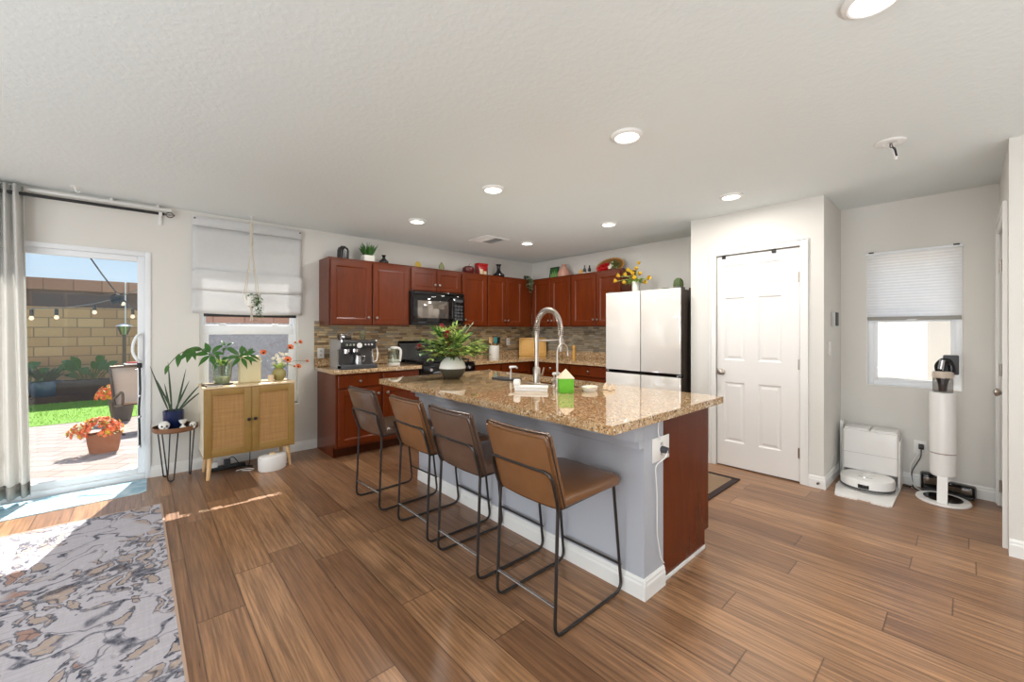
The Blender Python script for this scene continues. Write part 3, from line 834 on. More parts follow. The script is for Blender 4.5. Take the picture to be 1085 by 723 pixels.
wall_cab('double door cherry wall cabinet ending at the room corner', (3.640, UY, U0), 0, 0.905, U0, U1, [(0.016, 0.350, 0.322, 0.09), (0.360, 0.694, 0.388, 0.09)])
wall_cab('double door cherry wall cabinet right of the corner, under the pink vase', (UX, 4.575, U0), -PI / 2, 0.79, U0, U1, [(0.025, 0.398, 0.37, 0.09), (0.408, 0.776, 0.436, 0.09)])
wall_cab('double door cherry wall cabinet nearest the fridge, under the wicker basket', (UX, 3.783, U0), -PI / 2, 0.835, U0, U1, [(0.02, 0.43, 0.40, 0.09), (0.442, 0.815, 0.47, 0.09)])

# ---- microwave
mw = thing('microwave', 'black over-the-range microwave with mirrored window', 'microwave', (2.436, 4.50, 1.385), 0)
W = 0.76
bm = BM(); box(bm, 0, W, 0.012, 0.385, 0.0, 0.415, .004); obj('case', bm, BLACKP, mw)
bm = BM(); box(bm, 0.004, 0.57, -0.018, 0.012, 0.03, 0.372, .006); md = obj('door', bm, MWG, mw)
bm = BM(); box(bm, 0.06, 0.505, -0.0195, -0.017, 0.085, 0.300, .0006); obj('window', bm, MWI, md)
bm = BM(); tube(bm, rounded([(0.545, -0.018, 0.06), (0.545, -0.052, 0.07), (0.545, -0.052, 0.335), (0.545, -0.018, 0.345)], .02), 0.010, 8); obj('handle', bm, BLACKG, md)
bm = BM(); box(bm, 0.574, 0.756, -0.016, 0.012, 0.03, 0.372, .005); cp = obj('control_panel', bm, BLACKG, mw)
bm = BM(); box(bm, 0.60, 0.73, -0.0175, -0.0155, 0.30, 0.335); obj('display', bm, DGREY, cp)
bm = BM()
for i in range(3):
    for j in range(5): box(bm, 0.602 + i * .045, 0.638 + i * .045, -0.0175, -0.0155, 0.06 + j * .042, 0.09 + j * .042, .002)
obj('keypad', bm, DGREY, cp)
bm = BM(); box(bm, 0.004, W - .004, -0.010, 0.012, 0.376, 0.412, .003)
for i in range(30): box(bm, 0.03 + i * .0235, 0.047 + i * .0235, -0.0125, -0.009, 0.386, 0.404)
obj('vent_grille', bm, BLACKG, mw)
bm = BM(); box(bm, 0.25, 0.31, -0.0205, -0.0175, 0.345, 0.357, .001); obj('badge', bm, STEEL, md)

# ---- gas range
rg = thing('range', 'black gas range between the two counters', 'stove', (2.432, 4.245, 0), 0)
W = 0.755
bm = BM(); box(bm, 0, W, 0.03, 0.63, 0.06, 0.905, .004); box(bm, 0.02, W - .02, 0.06, 0.6, 0, 0.06); obj('body', bm, BLACKP, rg)
bm = BM(); box(bm, 0.0, W, 0.02, 0.58, 0.905, 0.917, .004); obj('cooktop', bm, BLACKG, rg)
bm = BM(); prism(bm, [(0.56, 0.905), (0.63, 0.905), (0.63, 1.178), (0.60, 1.182), (0.585, 1.15)], 0.0, W, 'x'); bg = obj('backguard', bm, BLACKG, rg, False)
bm = BM(); box(bm, 0.25, 0.50, 0.570, 0.586, 1.05, 1.12, .002); obj('clock_panel', bm, MWG, bg)
bm = BM(); box(bm, 0.0, W, 0.0, 0.03, 0.80, 0.90, .01); kp = obj('knob_panel', bm, BLACKG, rg)
for i in range(5):
    bm = BM(); M = Matrix.Translation((0.10 + i * .139, 0.0, 0.85)) @ Matrix.Rotation(PI / 2, 4, 'X')
    lathe(bm, [(0, 0), (0.024, 0), (0.022, 0.012), (0.018, 0.026), (0, 0.027)], 16, mtx=M)
    obj('knob', bm, STEEL, kp)
bm = BM(); box(bm, 0.01, W - .01, 0.0, 0.03, 0.20, 0.785, .008); od = obj('oven_door', bm, BLACKG, rg)
bm = BM(); tube(bm, rounded([(0.08, 0.0, 0.735), (0.08, -0.045, 0.735), (W - .08, -0.045, 0.735), (W - .08, 0.0, 0.735)], .02), 0.011); obj('handle', bm, BLACKP, od)
bm = BM(); box(bm, 0.01, W - .01, 0.0, 0.03, 0.07, 0.19, .008); obj('drawer', bm, BLACKG, rg)
for gx in (0.20, 0.555):
    bm = BM()
    for xx in (-.14, 0, .14): box(bm, gx + xx - .006, gx + xx + .006, 0.06, 0.54, 0.938, 0.952, .003)
    for yy in (.06, .18, .30, .42, .534): box(bm, gx - .146, gx + .146, yy, yy + .012, 0.938, 0.952, .003)
    for xx in (-.14, .14):
        for yy in (.065, .535): box(bm, gx + xx - .007, gx + xx + .007, yy - .006, yy + .006, 0.917, 0.94)
    obj('grate', bm, BLACKM, rg)
    for yy in (.18, .42):
        bm = BM(); lathe(bm, [(0, 0), (.045, 0), (.045, .008), (.03, .012), (.03, .018), (0, .019)], 18, (gx, yy, 0.917)); obj('burner', bm, BLACKM, rg)

# ---- refrigerator
fr = thing('refrigerator', 'white glass front four door refrigerator with dark sides', 'refrigerator', (4.10, 2.882, 0), -PI / 2)
W = 0.912
bm = BM(); box(bm, 0.002, W - .002, 0.065, 0.70, 0.02, 1.745, .006); obj('cabinet', bm, FRIDGES, fr)
bm = BM(); box(bm, 0.03, W - .03, 0.08, 0.68, 0.0, 0.03); obj('foot_base', bm, BLACKP, fr)
bm = BM(); box(bm, 0.004, W - .004, 0.03, 0.075, 0.822, 0.868, .004); obj('grip_recess', bm, BLACKG, fr)
for (x0, x1) in ((0.0, W / 2 - .004), (W / 2 + .004, W)):
    bm = BM(); box(bm, x0, x1, 0.008, 0.058, 0.864, 1.757, .004); d_ = obj('door', bm, FRIDGES, fr)
    bm = BM(); box(bm, x0 + .001, x1 - .001, 0.0, 0.010, 0.864, 1.757, .002); obj('glass_panel', bm, FRIDGEW, d_)
    bm = BM(); box(bm, x0, x1, 0.008, 0.058, 0.06, 0.826, .004); d_ = obj('lower_door', bm, FRIDGES, fr)
    bm = BM(); box(bm, x0 + .001, x1 - .001, 0.0, 0.010, 0.06, 0.826, .002); obj('glass_panel', bm, FRIDGEW, d_)
for xx in (0.05, W - .05): bm = BM(); box(bm, xx - .035, xx + .035, 0.02, 0.14, 1.745, 1.772, .008); obj('hinge_cover', bm, DGREY, fr)
for xx in (0.02, W - .02): bm = BM(); box(bm, xx - .018, xx + .018, -0.002, 0.05, 0.838, 0.856, .004); obj('middle_hinge', bm, STEEL, fr)

# ---------------------------------------------------------------- island
IY0, IY1 = 1.06, 3.25
bm = BM(); box(bm, 1.823, 2.012, IY0, IY1, 0, 0.8695); struct('wall_island', bm, ISL, 'grey painted half wall of the island', 'wall')
bm = BM(); box(bm, 1.744, 1.823, IY0, IY1, 0.778, 0.8695, .003); box(bm, 1.783, 1.823, IY0, IY1, 0.737, 0.778, .003)
struct('trim_6', bm, ISL, 'stepped grey moulding under the island overhang', 'trim')
baseboard('baseboard_island', (1.823, IY0 - 0.0142), (1.823, IY1), 'white baseboard along the stool side of the island')
baseboard('baseboard_island_end', (2.012, IY0), (1.8088, IY0), 'white baseboard on the island post end')
ic = thing('island_cabinet', 'cherry island cabinet with dark end panel', 'cabinet', (2.60, 1.075, 0), PI / 2)
# local x -> +Y, local -y -> +X
L = IY1 - 1.075
bm = BM(); box(bm, 0, L, 0.0, 0.018, 0.105, 0.869); box(bm, 0, .018, .018, .565, .105, .869); box(bm, L - .018, L, .018, .565, .105, .869); box(bm, .018, L - .018, .548, .565, .105, .869); box(bm, .018, L - .018, .018, .548, .105, .123); box(bm, 0, L, 0.075, 0.565, 0.0, 0.105); obj('body', bm, CHERRY, ic, False)
bm = BM(); box(bm, -0.006, 0.0, 0.065, 0.588, 0.0, 0.869, .001); box(bm, -0.006, 0, 0.012, .066, 0.105, .869, .001); obj('end_panel', bm, CHERRY, ic, False)
bm = BM(); box(bm, -0.014, -0.006, 0.072, 0.586, 0.0, 0.022, .003); obj('base_strip', bm, TRIM, ic)
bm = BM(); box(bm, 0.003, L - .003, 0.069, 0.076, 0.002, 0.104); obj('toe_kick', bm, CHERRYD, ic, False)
for i in range(4):
    x0 = 0.02 + i * .535; front(ic, 'door', x0, x0 + .515, 0.13, 0.705, x0 + .47, 0.638); front(ic, 'drawer', x0, x0 + .515, 0.722, 0.85, x0 + .257, 0.786)
# worktop with a sink cut-out
SX0, SX1, SY0, SY1 = 2.30, 2.58, 1.86, 2.56
it = thing('island_countertop', 'polished granite island countertop with sink cutout', 'countertop', (0, 0, 0))
bm = BM()
xs, ys = [1.48, SX0, SX1, 2.65], [1.005, SY0, SY1, 3.305]
vs = {}
for z in (0.87, 0.91):
    for i, x in enumerate(xs):
        for j, y in enumerate(ys): vs[i, j, z] = bm.verts.new((x, y, z))
for i in range(3):
    for j in range(3):
        if (i, j) == (1, 1): continue
        for z in (0.87, 0.91): bm.faces.new([vs[i, j, z], vs[i + 1, j, z], vs[i + 1, j + 1, z], vs[i, j + 1, z]])
def side(a, b): bm.faces.new([vs[a[0], a[1], .87], vs[b[0], b[1], .87], vs[b[0], b[1], .91], vs[a[0], a[1], .91]])
for i in range(3):
    side((i, 0), (i + 1, 0)); side((i, 3), (i + 1, 3)); side((0, i), (0, i + 1)); side((3, i), (3, i + 1))
for a, b in (((1, 1), (2, 1)), ((1, 2), (2, 2)), ((1, 1), (1, 2)), ((2, 1), (2, 2))): side(a, b)
obj('slab', bm, GRANITE, it, False)
sk = thing('sink', 'undermount steel sink basin in the island', 'sink', (2.44, 2.21, 0.869))
bm = BM()
hw, hl = 0.148, 0.358
A = [(-hw, -hl), (hw, -hl), (hw, hl), (-hw, hl)]
r0 = [bm.verts.new((x, y, 0)) for x, y in A]; r1 = [bm.verts.new((x * .96, y * .98, -0.19)) for x, y in A]
for i in range(4): bm.faces.new([r0[i], r0[(i + 1) % 4], r1[(i + 1) % 4], r1[i]])
bm.faces.new(r1); obj('basin', bm, STEEL, sk, False)
bm = BM(); lathe(bm, [(0, 0), (.045, 0), (.045, .004), (.03, .002), (0, .001)], 18, (0, 0, -0.19)); obj('drain', bm, CHROME, sk)

# spring faucet
fc = thing('spring_faucet', 'tall brushed nickel spring neck kitchen faucet', 'faucet', (2.215, 2.18, 0.91))
bm = BM(); lathe(bm, [(0, 0), (.032, 0), (.032, .006), (.027, .012), (.027, .12), (.022, .128), (0, .13)], 20); obj('base', bm, NICKEL, fc)
bm = BM(); rod(bm, (0, 0, .12), (0, 0, .40), .0165, n=16); obj('column', bm, NICKEL, fc)
def arc(t): # spring centre line
    a = PI * t
    return Vector((0.135 - 0.135 * math.cos(a), 0, 0.415 + 0.150 * math.sin(a)))
path = [Vector((0, 0, .38))] + [arc(i / 24) for i in range(25)] + [Vector((.27, 0, .36))]
bm = BM(); tube(bm, path, .009, 8); ho = obj('hose', bm, DGREY, fc)
dens = []
for a, b in zip(path, path[1:]):
    nn = max(1, int((b - a).length / .0012))
    dens += [a + (b - a) * (i / nn) for i in range(nn)]
coil = []; acc = 0.0
for i in range(len(dens) - 1):
    d = (dens[i + 1] - dens[i]); acc += d.length
    t = d.normalized(); nrm = Vector((0, 1, 0)); bi = t.cross(nrm)
    ph = 2 * PI * acc / 0.0135
    coil.append(dens[i] + nrm * math.cos(ph) * .0185 + bi * math.sin(ph) * .0185)
bm = BM(); tube(bm, coil, .0042, 6); obj('spring', bm, NICKEL, fc)
bm = BM(); lathe(bm, [(0, 0), (.013, 0), (.017, .03), (.017, .09), (.012, .13), (0, .13)], 16, (.27, 0, .235)); obj('spray_head', bm, NICKEL, fc)
bm = BM(); tube(bm, [(0, 0, .33), (.25, 0, .33)], .0065, 8); lathe(bm, [(.019, 0), (.023, 0), (.023, .02), (.019, .02)], 16, (.27, 0, .32)); lathe(bm, [(.0165, 0), (.021, 0), (.021, .025), (.0165, .025)], 16, (0, 0, .318)); obj('holder_arm', bm, NICKEL, fc)
bm = BM(); tube(bm, [(0, -.025, .075), (0, -.06, .08), (0, -.075, .13)], [.008, .008, .006], 8); obj('lever', bm, NICKEL, fc)
bm = BM(); box(bm, -.03, .03, -.13, .13, 0, .006, .003); obj('deck_plate', bm, NICKEL, fc)
# filtered-water tap
tp = thing('water_tap', 'slim nickel filter tap with curved neck beside the green house', 'faucet', (2.150, 1.915, 0.91))
bm = BM(); lathe(bm, [(0, 0), (.022, 0), (.022, .006), (.016, .01), (.016, .075), (.01, .08), (0, .08)], 16); obj('base', bm, NICKEL, tp)
bm = BM(); tube(bm, [(0, 0, .07), (0, 0, .25)] + [(.055 - .055 * math.cos(PI * i / 12), 0, .25 + .06 * math.sin(PI * i / 12)) for i in range(1, 13)] + [(.11, 0, .225)], .0075, 10); obj('neck', bm, NICKEL, tp)
bm = BM(); box(bm, -.06, -.012, -.006, .006, .055, .067, .003); obj('lever', bm, NICKEL, tp)
# soap dispenser
for (x, y, h, lab) in ((2.215, 2.47, .11, 'nickel soap pump left of the spring faucet'), (2.235, 2.02, .09, 'short nickel soap pump between the two faucets')):
    sp_ = thing('soap_pump', lab, 'soap dispenser', (x, y, .91), 0, 'soap pumps by the sink')
    bm = BM(); lathe(bm, [(0, 0), (.02, 0), (.02, .005), (.013, .012), (.013, h * .6), (.006, h * .62), (.006, h), (0, h)], 14); obj('body', bm, NICKEL, sp_)
    bm = BM(); tube(bm, [(-.012, 0, h), (.05, 0, h), (.07, 0, h - .012)], [.01, .009, .006], 8); obj('spout', bm, WHITEP, sp_)
# white caddy bars beside the faucet
cy = thing('sink_caddy', 'white sink caddy with raised end in front of the faucet', 'sink caddy', (1.945, 1.965, .91), math.radians(41))
bm = BM(); box(bm, -.03, .03, -.115, .115, .018, .036, .006); box(bm, -.026, .026, -.11, .11, .0, .018, .002); obj('tray', bm, WHITEP, cy)
bm = BM(); box(bm, -.03, .03, .075, .118, .036, .075, .006); obj('raised_end', bm, WHITEP, cy)
dm = thing('drying_mat', 'rolled dark grey drying mat lying left of the sink', 'mat', (2.235, 2.545, .91), math.radians(8))
bm = BM(); M = Matrix.Rotation(PI / 2, 4, 'X')
for i in range(7): rod(bm, (-.05 + i * .016, -.11, .008), (-.05 + i * .016, .11, .008), .0078, n=8)
obj('rods', bm, DGREY, dm); bm = BM(); box(bm, -.06, .06, -.113, -.100, .002, .0165, .003); box(bm, -.06, .06, .100, .113, .002, .0165, .003); obj('edge_band', bm, BLACKP, dm)
# green house-shaped sponge holder
gh = thing('sponge_house', 'bright green cube with pale pyramid roof on the island', 'ornament', (2.065, 1.765, .91), math.radians(48))
bm = BM(); box(bm, -.047, .047, -.047, .047, 0, .095, .004)
for i in range(3):
    for j in range(3): box(bm, -.033 + i * .024, -.019 + i * .024, -.0485, -.046, .018 + j * .024, .032 + j * .024, .002)
obj('body', bm, GREENP, gh)
bm = BM(); vv = [bm.verts.new(p) for p in ((-.053, -.053, .095), (.053, -.053, .095), (.053, .053, .095), (-.053, .053, .095), (0, 0, .155))]
for f in ((0, 1, 4), (1, 2, 4), (2, 3, 4), (3, 0, 4), (3, 2, 1, 0)): bm.faces.new([vv[i] for i in f])
obj('roof', bm, ROOFP, gh, False)
bw = thing('soap_dish', 'white oval soap dish right of the green sponge house', 'soap dish', (2.235, 1.70, .91), .3)
bm = BM(); lathe(bm, [(0, 0), (.05, 0), (.062, .012), (.068, .03), (.062, .03), (.052, .012), (0, .008)], 24, sx=1.1, sy=.75); obj('dish', bm, WHITEC, bw)
bm = BM(); box(bm, -.035, .035, -.02, .02, .009, .03, .008); obj('soap_bar', bm, CREAM, bw)
rk = thing('shell_ornament', 'small pale shell pieces near the fridge end of the sink', 'ornament', (2.36, 1.66, .91))
bm = BM()
for i, (x, y, r) in enumerate(((0, 0, .026), (.035, -.03, .022), (-.02, -.05, .018))): lathe(bm, [(0, 0), (r, .003), (r * .8, r * .9), (r * .2, r * 1.8), (0, r * 1.9)], 7, (x, y, 0), 1.1, .8)
obj('shells', bm, ROOFP, rk, False)

# outlet on the island post with a plugged-in cord
def outlet(name, label, loc, rz, group='wall outlets', w=.072, h=.115):
    t = thing(name, label, 'outlet', loc, rz, group)
    bm = BM(); box(bm, -w / 2, w / 2, -.006, 0, -h / 2, h / 2, .003); obj('cover_plate', bm, WHITEP, t)
    bm = BM()
    for dz in (-.024, .024): box(bm, -.016, .016, -.008, -.005, dz - .014, dz + .014, .004)
    obj('socket_face', bm, CREAM if name == 'x' else WHITEC, t)
    bm = BM()
    for dz in (-.024, .024):
        box(bm, -.008, -.005, -.0088, -.0075, dz - .006, dz + .008); box(bm, .005, .008, -.0088, -.0075, dz - .006, dz + .008)
    obj('slots', bm, BLACKP, t)
    return t
outlet('wall_outlet', 'wide white outlet with plug on the island post end', (1.98, IY0 - .0005, .71), 0, w=.17, h=.122)
pl = thing('plug', 'round grey plug in the island outlet with white cord', 'plug', (1.985, IY0 - .009, .705))
bm = BM(); rod(bm, (0, 0.002, 0), (0, -.032, 0), .019, .015); obj('plug_body', bm, DGREY, pl)
bm = BM(); tube(bm, rounded([(0, -.03, 0), (-.03, -.035, -.03), (-.085, -.008, -.06), (-.06, -.004, -.2), (-.058, -.004, -.42), (-.02, -.004, -.55), (.01, -.004, -.585)], .03), .0028, 6); obj('cord', bm, WHITEP, pl)
bm = BM(); tube(bm, rounded([(-.03, -.006, .055), (-.05, -.004, .09), (-.042, -.004, .16)], .02), .0028, 6); obj('upper_cord', bm, WHITEP, pl)

# ---------------------------------------------------------------- bar stools (local +x towards the island)
def make_stool(label, leather):
    t = thing('bar_stool', label, 'bar stool', (0, 0, 0), 0, 'leather bar stools along the island')
    hw = .195
    # seat: soft pad with rounded front corners
    def rr(x0, x1, y0, y1, rf, rb):
        P = []
        for cx, cy, r, a0 in ((x1 - rf, y1 - rf, rf, 0), (x0 + rb, y1 - rb, rb, 90), (x0 + rb, y0 + rb, rb, 180), (x1 - rf, y0 + rf, rf, 270)):
            for k in range(7):
                a = math.radians(a0 + 15 * k); P.append((cx + r * math.cos(a), cy + r * math.sin(a)))
        return P
    bm = BM(); rings = []
    for ins, z in ((.012, .550), (.003, .556), (0, .566), (0, .584), (.004, .594), (.014, .601), (.04, .605), (.09, .608), (.15, .609)):
        rings.append([bm.verts.new((x, y, z - .010 * max(0, (x - .38) / .115) ** 2)) for x, y in rr(.035 + ins, .495 - ins, -.2075 + ins, .2075 - ins, max(.05 - ins * .5, .012), max(.022 - ins * .3, .006))])
    for a, b in zip(rings, rings[1:]):
        for k in range(len(a)): bm.faces.new([a[k], a[(k + 1) % len(a)], b[(k + 1) % len(a)], b[k]])
    bm.faces.new(list(reversed(rings[0]))); bm.faces.new(rings[-1])
    obj('seat', bm, leather, t, ang=60)
    # backrest: tapered upright pad leaning back
    b2 = bmesh.new(); bmesh.ops.create_cube(b2, size=1.0)
    for v in b2.verts: v.co = Vector((v.co.x * .042, v.co.y * .41, (v.co.z + .5) * .355))
    bmesh.ops.subdivide_edges(b2, edges=[e_ for e_ in b2.edges], cuts=5, use_grid_fill=True)
    for v in b2.verts:
        w = v.co.y / .205; q = v.co.z / .355
        v.co.x += (-.008 if v.co.x < 0 else .008) * (1 - w ** 4) * (1 - (2 * q - 1) ** 4) * (1 if abs(v.co.x) > .02 else 0)
        v.co.x += .012 * w * w
    bmesh.ops.bevel(b2, geom=[e_ for e_ in b2.edges if len(e_.link_faces) == 2 and e_.calc_face_angle(0) > 1.0], offset=.013, segments=3, affect='EDGES')
    M = Matrix.Translation((.042, 0, .540)) @ Matrix.Rotation(math.radians(-17), 4, 'Y')
    bm = BM(); merge(bm, b2, M); bk = obj('backrest', bm, leather, t, ang=60)
    bm = BM()
    P = [M @ Vector((-.004 + .012 * (s * s), .2065 * s, .357)) for s in (-1, -.5, 0, .5, 1)]
    P = [M @ Vector((.008, -.2065, .01))] + P + [M @ Vector((.008, .2065, .01))]
    tube(bm, rounded(P, .02), .0035, 6); obj('piping', bm, PIPING, bk)
    R = .0078
    for s in (-1, 1):
        bm = BM()
        tube(bm, rounded([(.022, s * .188, .545), (.0, s * .19, .0085), (.50, s * .19, .0085), (.438, s * .185, .552)], .055, 6), R, 8)
        obj('side_frame', bm, GUNM, t)
    bm = BM(); tube(bm, rounded([(.495, -.190, .135), (.495, .190, .135)], .01), .0065, 8); obj('footrest', bm, GUNM, t)
    bm = BM(); tube(bm, [(.006, -.190, .135), (.006, .190, .135)], .0065, 8); obj('rear_stretcher', bm, STEEL, t)
    bm = BM()
    q = lambda y, z: M @ Vector((-.030 + .012 * (y / .205) ** 2, y, z))
    tube(bm, rounded([(.022, -.188, .545), q(-.196, .06), q(-.196, .188), q(0, .196), q(.196, .188), q(.196, .06), (.022, .188, .545)], .045, 6), R, 8); obj('back_bracket', bm, GUNM, t)
    bm = BM(); tube(bm, [(.022, -.188, .545), (.438, -.185, .552)], .007, 8); tube(bm, [(.022, .188, .545), (.438, .185, .552)], .007, 8); tube(bm, [(.438, -.185, .552), (.438, .185, .552)], .007, 8); obj('seat_rail', bm, GUNM, t)
    return t
s4 = make_stool('tan leather bar stool nearest the outlet end of the island', TAN); s4.location = (1.30, 1.362, 0)
s3 = make_stool('dark brown leather bar stool between the two tan ones', BROWN); s3.location = (1.30, 1.905, 0)
dup(s4, (1.30, 2.414, 0), 0, 'tan leather bar stool between the two dark brown ones')
dup(s3, (1.265, 3.035, 0), math.radians(2.5), 'dark brown leather bar stool at the far end, nearest the wall cabinets')

# kitchen mat in the aisle
km = thing('kitchen_mat', 'patterned brown kitchen mat in front of the pantry', 'mat', (0, 0, 0))
bm = BM(); box(bm, 3.19, 3.86, 1.39, 2.35, 0.0, 0.010, .003); obj('pile', bm, KMAT, km)
bm = BM(); ringb = [(3.14, 3.19, 1.34, 2.40), (3.86, 3.91, 1.34, 2.40), (3.19, 3.86, 1.34, 1.39), (3.19, 3.86, 2.35, 2.40)]
for r in ringb: box(bm, *r, 0.0, 0.011, .003)
obj('border', bm, plain('dark mat border', C(48, 34, 32), 0.9), km)

# ---------------------------------------------------------------- ceiling fixtures
def ceiling_light(label, loc, group='round recessed ceiling lights'):
    t = thing('ceiling_light', label, 'ceiling light', loc, 0, group)
    bm = BM(); lathe(bm, [(.068, 0.0), (.088, 0.0), (.086, -.012), (.072, -.020), (.066, -.018), (.066, -.004)], 36); obj('trim_ring', bm, TRIM, t)
    bm = BM(); lathe(bm, [(0, -.012), (.066, -.010), (.066, -.006), (0, -.006)], 32); obj('diffuser', bm, DIFF, t)
    return t
LPOS = [(2.074, 1.314, 'round ceiling light over the near end of the island'), (2.068, 2.517, 'round ceiling light over the island faucet'),
        (2.096, 3.775, 'round ceiling light before the cabinets nearest the window'), (3.67, 3.782, 'round ceiling light nearest the room corner by the vent'),
        (3.648, 2.529, 'round ceiling light in front of the fridge'), (3.652, 1.324, 'round ceiling light in front of the pantry door'),
        (1.835, 0.213, 'round ceiling light cut by the top frame edge')]
cl0 = None
for x, y, lab in LPOS:
    if cl0 is None: cl0 = ceiling_light(lab, (x, y, CZ))
    else: dup(cl0, (x, y, CZ), 0, lab)
    area_light('downlight_glow', (x, y, CZ - .022), (0, 0, -1), .125, LAMP_POWER, (1.0, .96, .90))
# unseen downlights added behind the camera for more light, without fixtures
for x, y in ((-2.4, -2.4), (-2.4, 0.5), (0.4, -2.4), (-2.2, 3.2), (2.2, -2.2)):
    area_light('downlight_glow', (x, y, CZ - .022), (0, 0, -1), .13, LAMP_POWER, (1.0, .96, .90))
vt = thing('ceiling_vent', 'white louvred ceiling vent near the kitchen corner', 'vent', (3.19, 3.965, CZ))
bm = BM()
for a in ((-.18, .18, -.18, -.145), (-.18, .18, .145, .18), (-.18, -.145, -.145, .145), (.145, .18, -.145, .145)): box(bm, *a, -.012, 0, .004)
obj('frame', bm, TRIM, vt)
bm = BM(); box(bm, -.15, .15, -.15, .15, -.003, -.0005); obj('duct', bm, DGREY, vt)
for k, (u0, u1) in enumerate(((-.145, -.005), (.005, .145))):
    bm = BM()
    for i in range(9):
        y = -.13 + i * .0325
        M = Matrix.Translation((0, y, -.007)) @ Matrix.Rotation(math.radians(35 if k else -35), 4, 'X'); box(bm, u0, u1, -.0085, .0085, -.001, .001, mtx=M)
    obj('louver', bm, TRIM, vt)
sm = thing('detector_base', 'bare smoke detector mount with dangling wires', 'smoke detector', (3.315, .312, CZ))
bm = BM(); lathe(bm, [(.03, 0), (.072, 0), (.072, -.008), (.066, -.012), (.034, -.012), (.03, -.006)], 30); obj('mounting_ring', bm, TRIM, sm)
bm = BM(); lathe(bm, [(0, -.001), (.03, -.001), (.03, -.002), (0, -.002)], 20); obj('box_opening', bm, BLACKP, sm)
for k, (dx, m_) in enumerate(((0.0, BLACKP), (.006, WHITEP), (-.006, DGREY))):
    bm = BM(); tube(bm, rounded([(.01, dx, -.002), (.0, dx * 2, -.035), (-.022, -.02 + dx, -.05), (-.03, -.03 + dx, -.10 - k * .008)], .02), .0028, 6); obj('wire', bm, m_, sm)
bm = BM(); lathe(bm, [(0, 0), (.007, .002), (.008, .02), (0, .024)], 10, (-.03, -.03, -.125)); obj('wire_nut', bm, WHITEP, sm)
hk = thing('ceiling_hook', 'small white swag hook above the sliding door', 'hook', (-.383, 4.674, CZ))
bm = BM(); lathe(bm, [(0, 0), (.03, 0), (.03, -.004), (.008, -.008), (.006, -.03), (0, -.03)], 16); obj('plate', bm, TRIM, hk)
bm = BM(); tube(bm, [(0, 0, -.028)] + [(.012 - .012 * math.cos(a), 0, -.028 - .014 * math.sin(a)) for a in [PI * i / 8 for i in range(1, 9)]], .003, 6); obj('hook_wire', bm, TRIM, hk)

# ---------------------------------------------------------------- curtain, rods, shades
rt = thing('curtain_rod', 'black curtain rod with wire finial above the sliding door', 'curtain rod', (0, 4.81, 2.355))
bm = BM(); rod(bm, (-2.0, 0, 0), (.155, 0, 0), .0125); obj('rod', bm, BLACKM, rt)
bm = BM()
for k in range(6):
    a = 2 * PI * k / 6
    tube(bm, [(.155 + .07 * i / 8, .026 * math.sin(PI * i / 8) * math.cos(a), .026 * math.sin(PI * i / 8) * math.sin(a)) for i in range(9)], .002, 5)
obj('finial', bm, GUNM, rt)
for xx in (.125, -1.2):
    bm = BM(); box(bm, xx - .012, xx + .012, .075, .088, -.09, .02, .003); tube(bm, [(xx, .08, -.01), (xx, .0, -.018)], .006, 6); lathe(bm, [(.0128, -.012), (.017, -.012), (.017, .012), (.0128, .012)], 14, mtx=Matrix.Translation((xx, 0, 0)) @ Matrix.Rotation(PI / 2, 4, 'Y'))
    obj('bracket', bm, TRIM, rt)
tk = thing('curtain_track', 'slim white curtain track along the ceiling over the sliding door', 'curtain rod', (0, 4.868, 2.405))
bm = BM(); box(bm, -2.0, .19, -.018, .018, -.012, .012, .004); obj('track', bm, TRIM, tk)
bm = BM(); box(bm, .185, .20, -.02, .02, -.014, .014, .004); box(bm, -.2, -.18, -.012, .03, .012, .034, .003); box(bm, .1, .12, -.012, .03, .012, .034, .003); obj('end_cap', bm, TRIM, tk)
ct = thing('curtain', 'pale grey pleated curtain at the left of the sliding door', 'curtain', (0, 4.81, 0))
bm = BM(); nu, nv = 96, 16; g = []
for i in range(nu + 1):
    col = []
    for j in range(nv + 1):
        u, v = i / nu, j / nv
        x = -1.06 + .395 * u + (.015 * math.sin(u * 9) * (1 - v)) + (.03 * (1 - v) * (u))
        y = .045 * math.sin(u * 2 * PI * 7.5) * (0.75 + .25 * (1 - v)) + .012 * math.sin(u * 23 + v * 3)
        col.append(bm.verts.new((x, y, .05 + 2.365 * v)))
    g.append(col)
for i in range(nu):
    for j in range(nv): bm.faces.new([g[i][j], g[i + 1][j], g[i + 1][j + 1], g[i][j + 1]])
cu = obj('fabric', bm, CURTF, ct)
sm_ = cu.modifiers.new('thickness', 'SOLIDIFY'); sm_.thickness = .002
bm = BM(); g = []
for i in range(nu + 1):
    u = i / nu; x = -1.06 + .425 * u + .015 * math.sin(u * 9) ; y = .046 * math.sin(u * 2 * PI * 7.5) + .012 * math.sin(u * 23)
    g.append([bm.verts.new((x, y - .003, z)) for z in (.049, .15)])
for a, b in zip(g, g[1:]): bm.faces.new([a[0], b[0], b[1], a[1]])
o = obj('hem', bm, mk_fabric('curtain hem double linen', C(172, 170, 164), .05), ct); sm_ = o.modifiers.new('thickness', 'SOLIDIFY'); sm_.thickness = .003
cn = thing('pull_cord', 'black braided strap with chrome beads hanging from the sliding door handle', 'strap', (-.012, 4.885, 0))
bm = BM(); tube(bm, [(0, -.016, 1.0), (.004, -.018, .80), (-.004, -.018, .62), (0, -.018, .42), (.002, -.018, .30)], .009, 6); obj('strap', bm, BLACKP, cn)
for z in (.30, .56, .74): bm = BM(); ball(bm, (0, -.018, z), .014); obj('bead', bm, CHROME, cn)

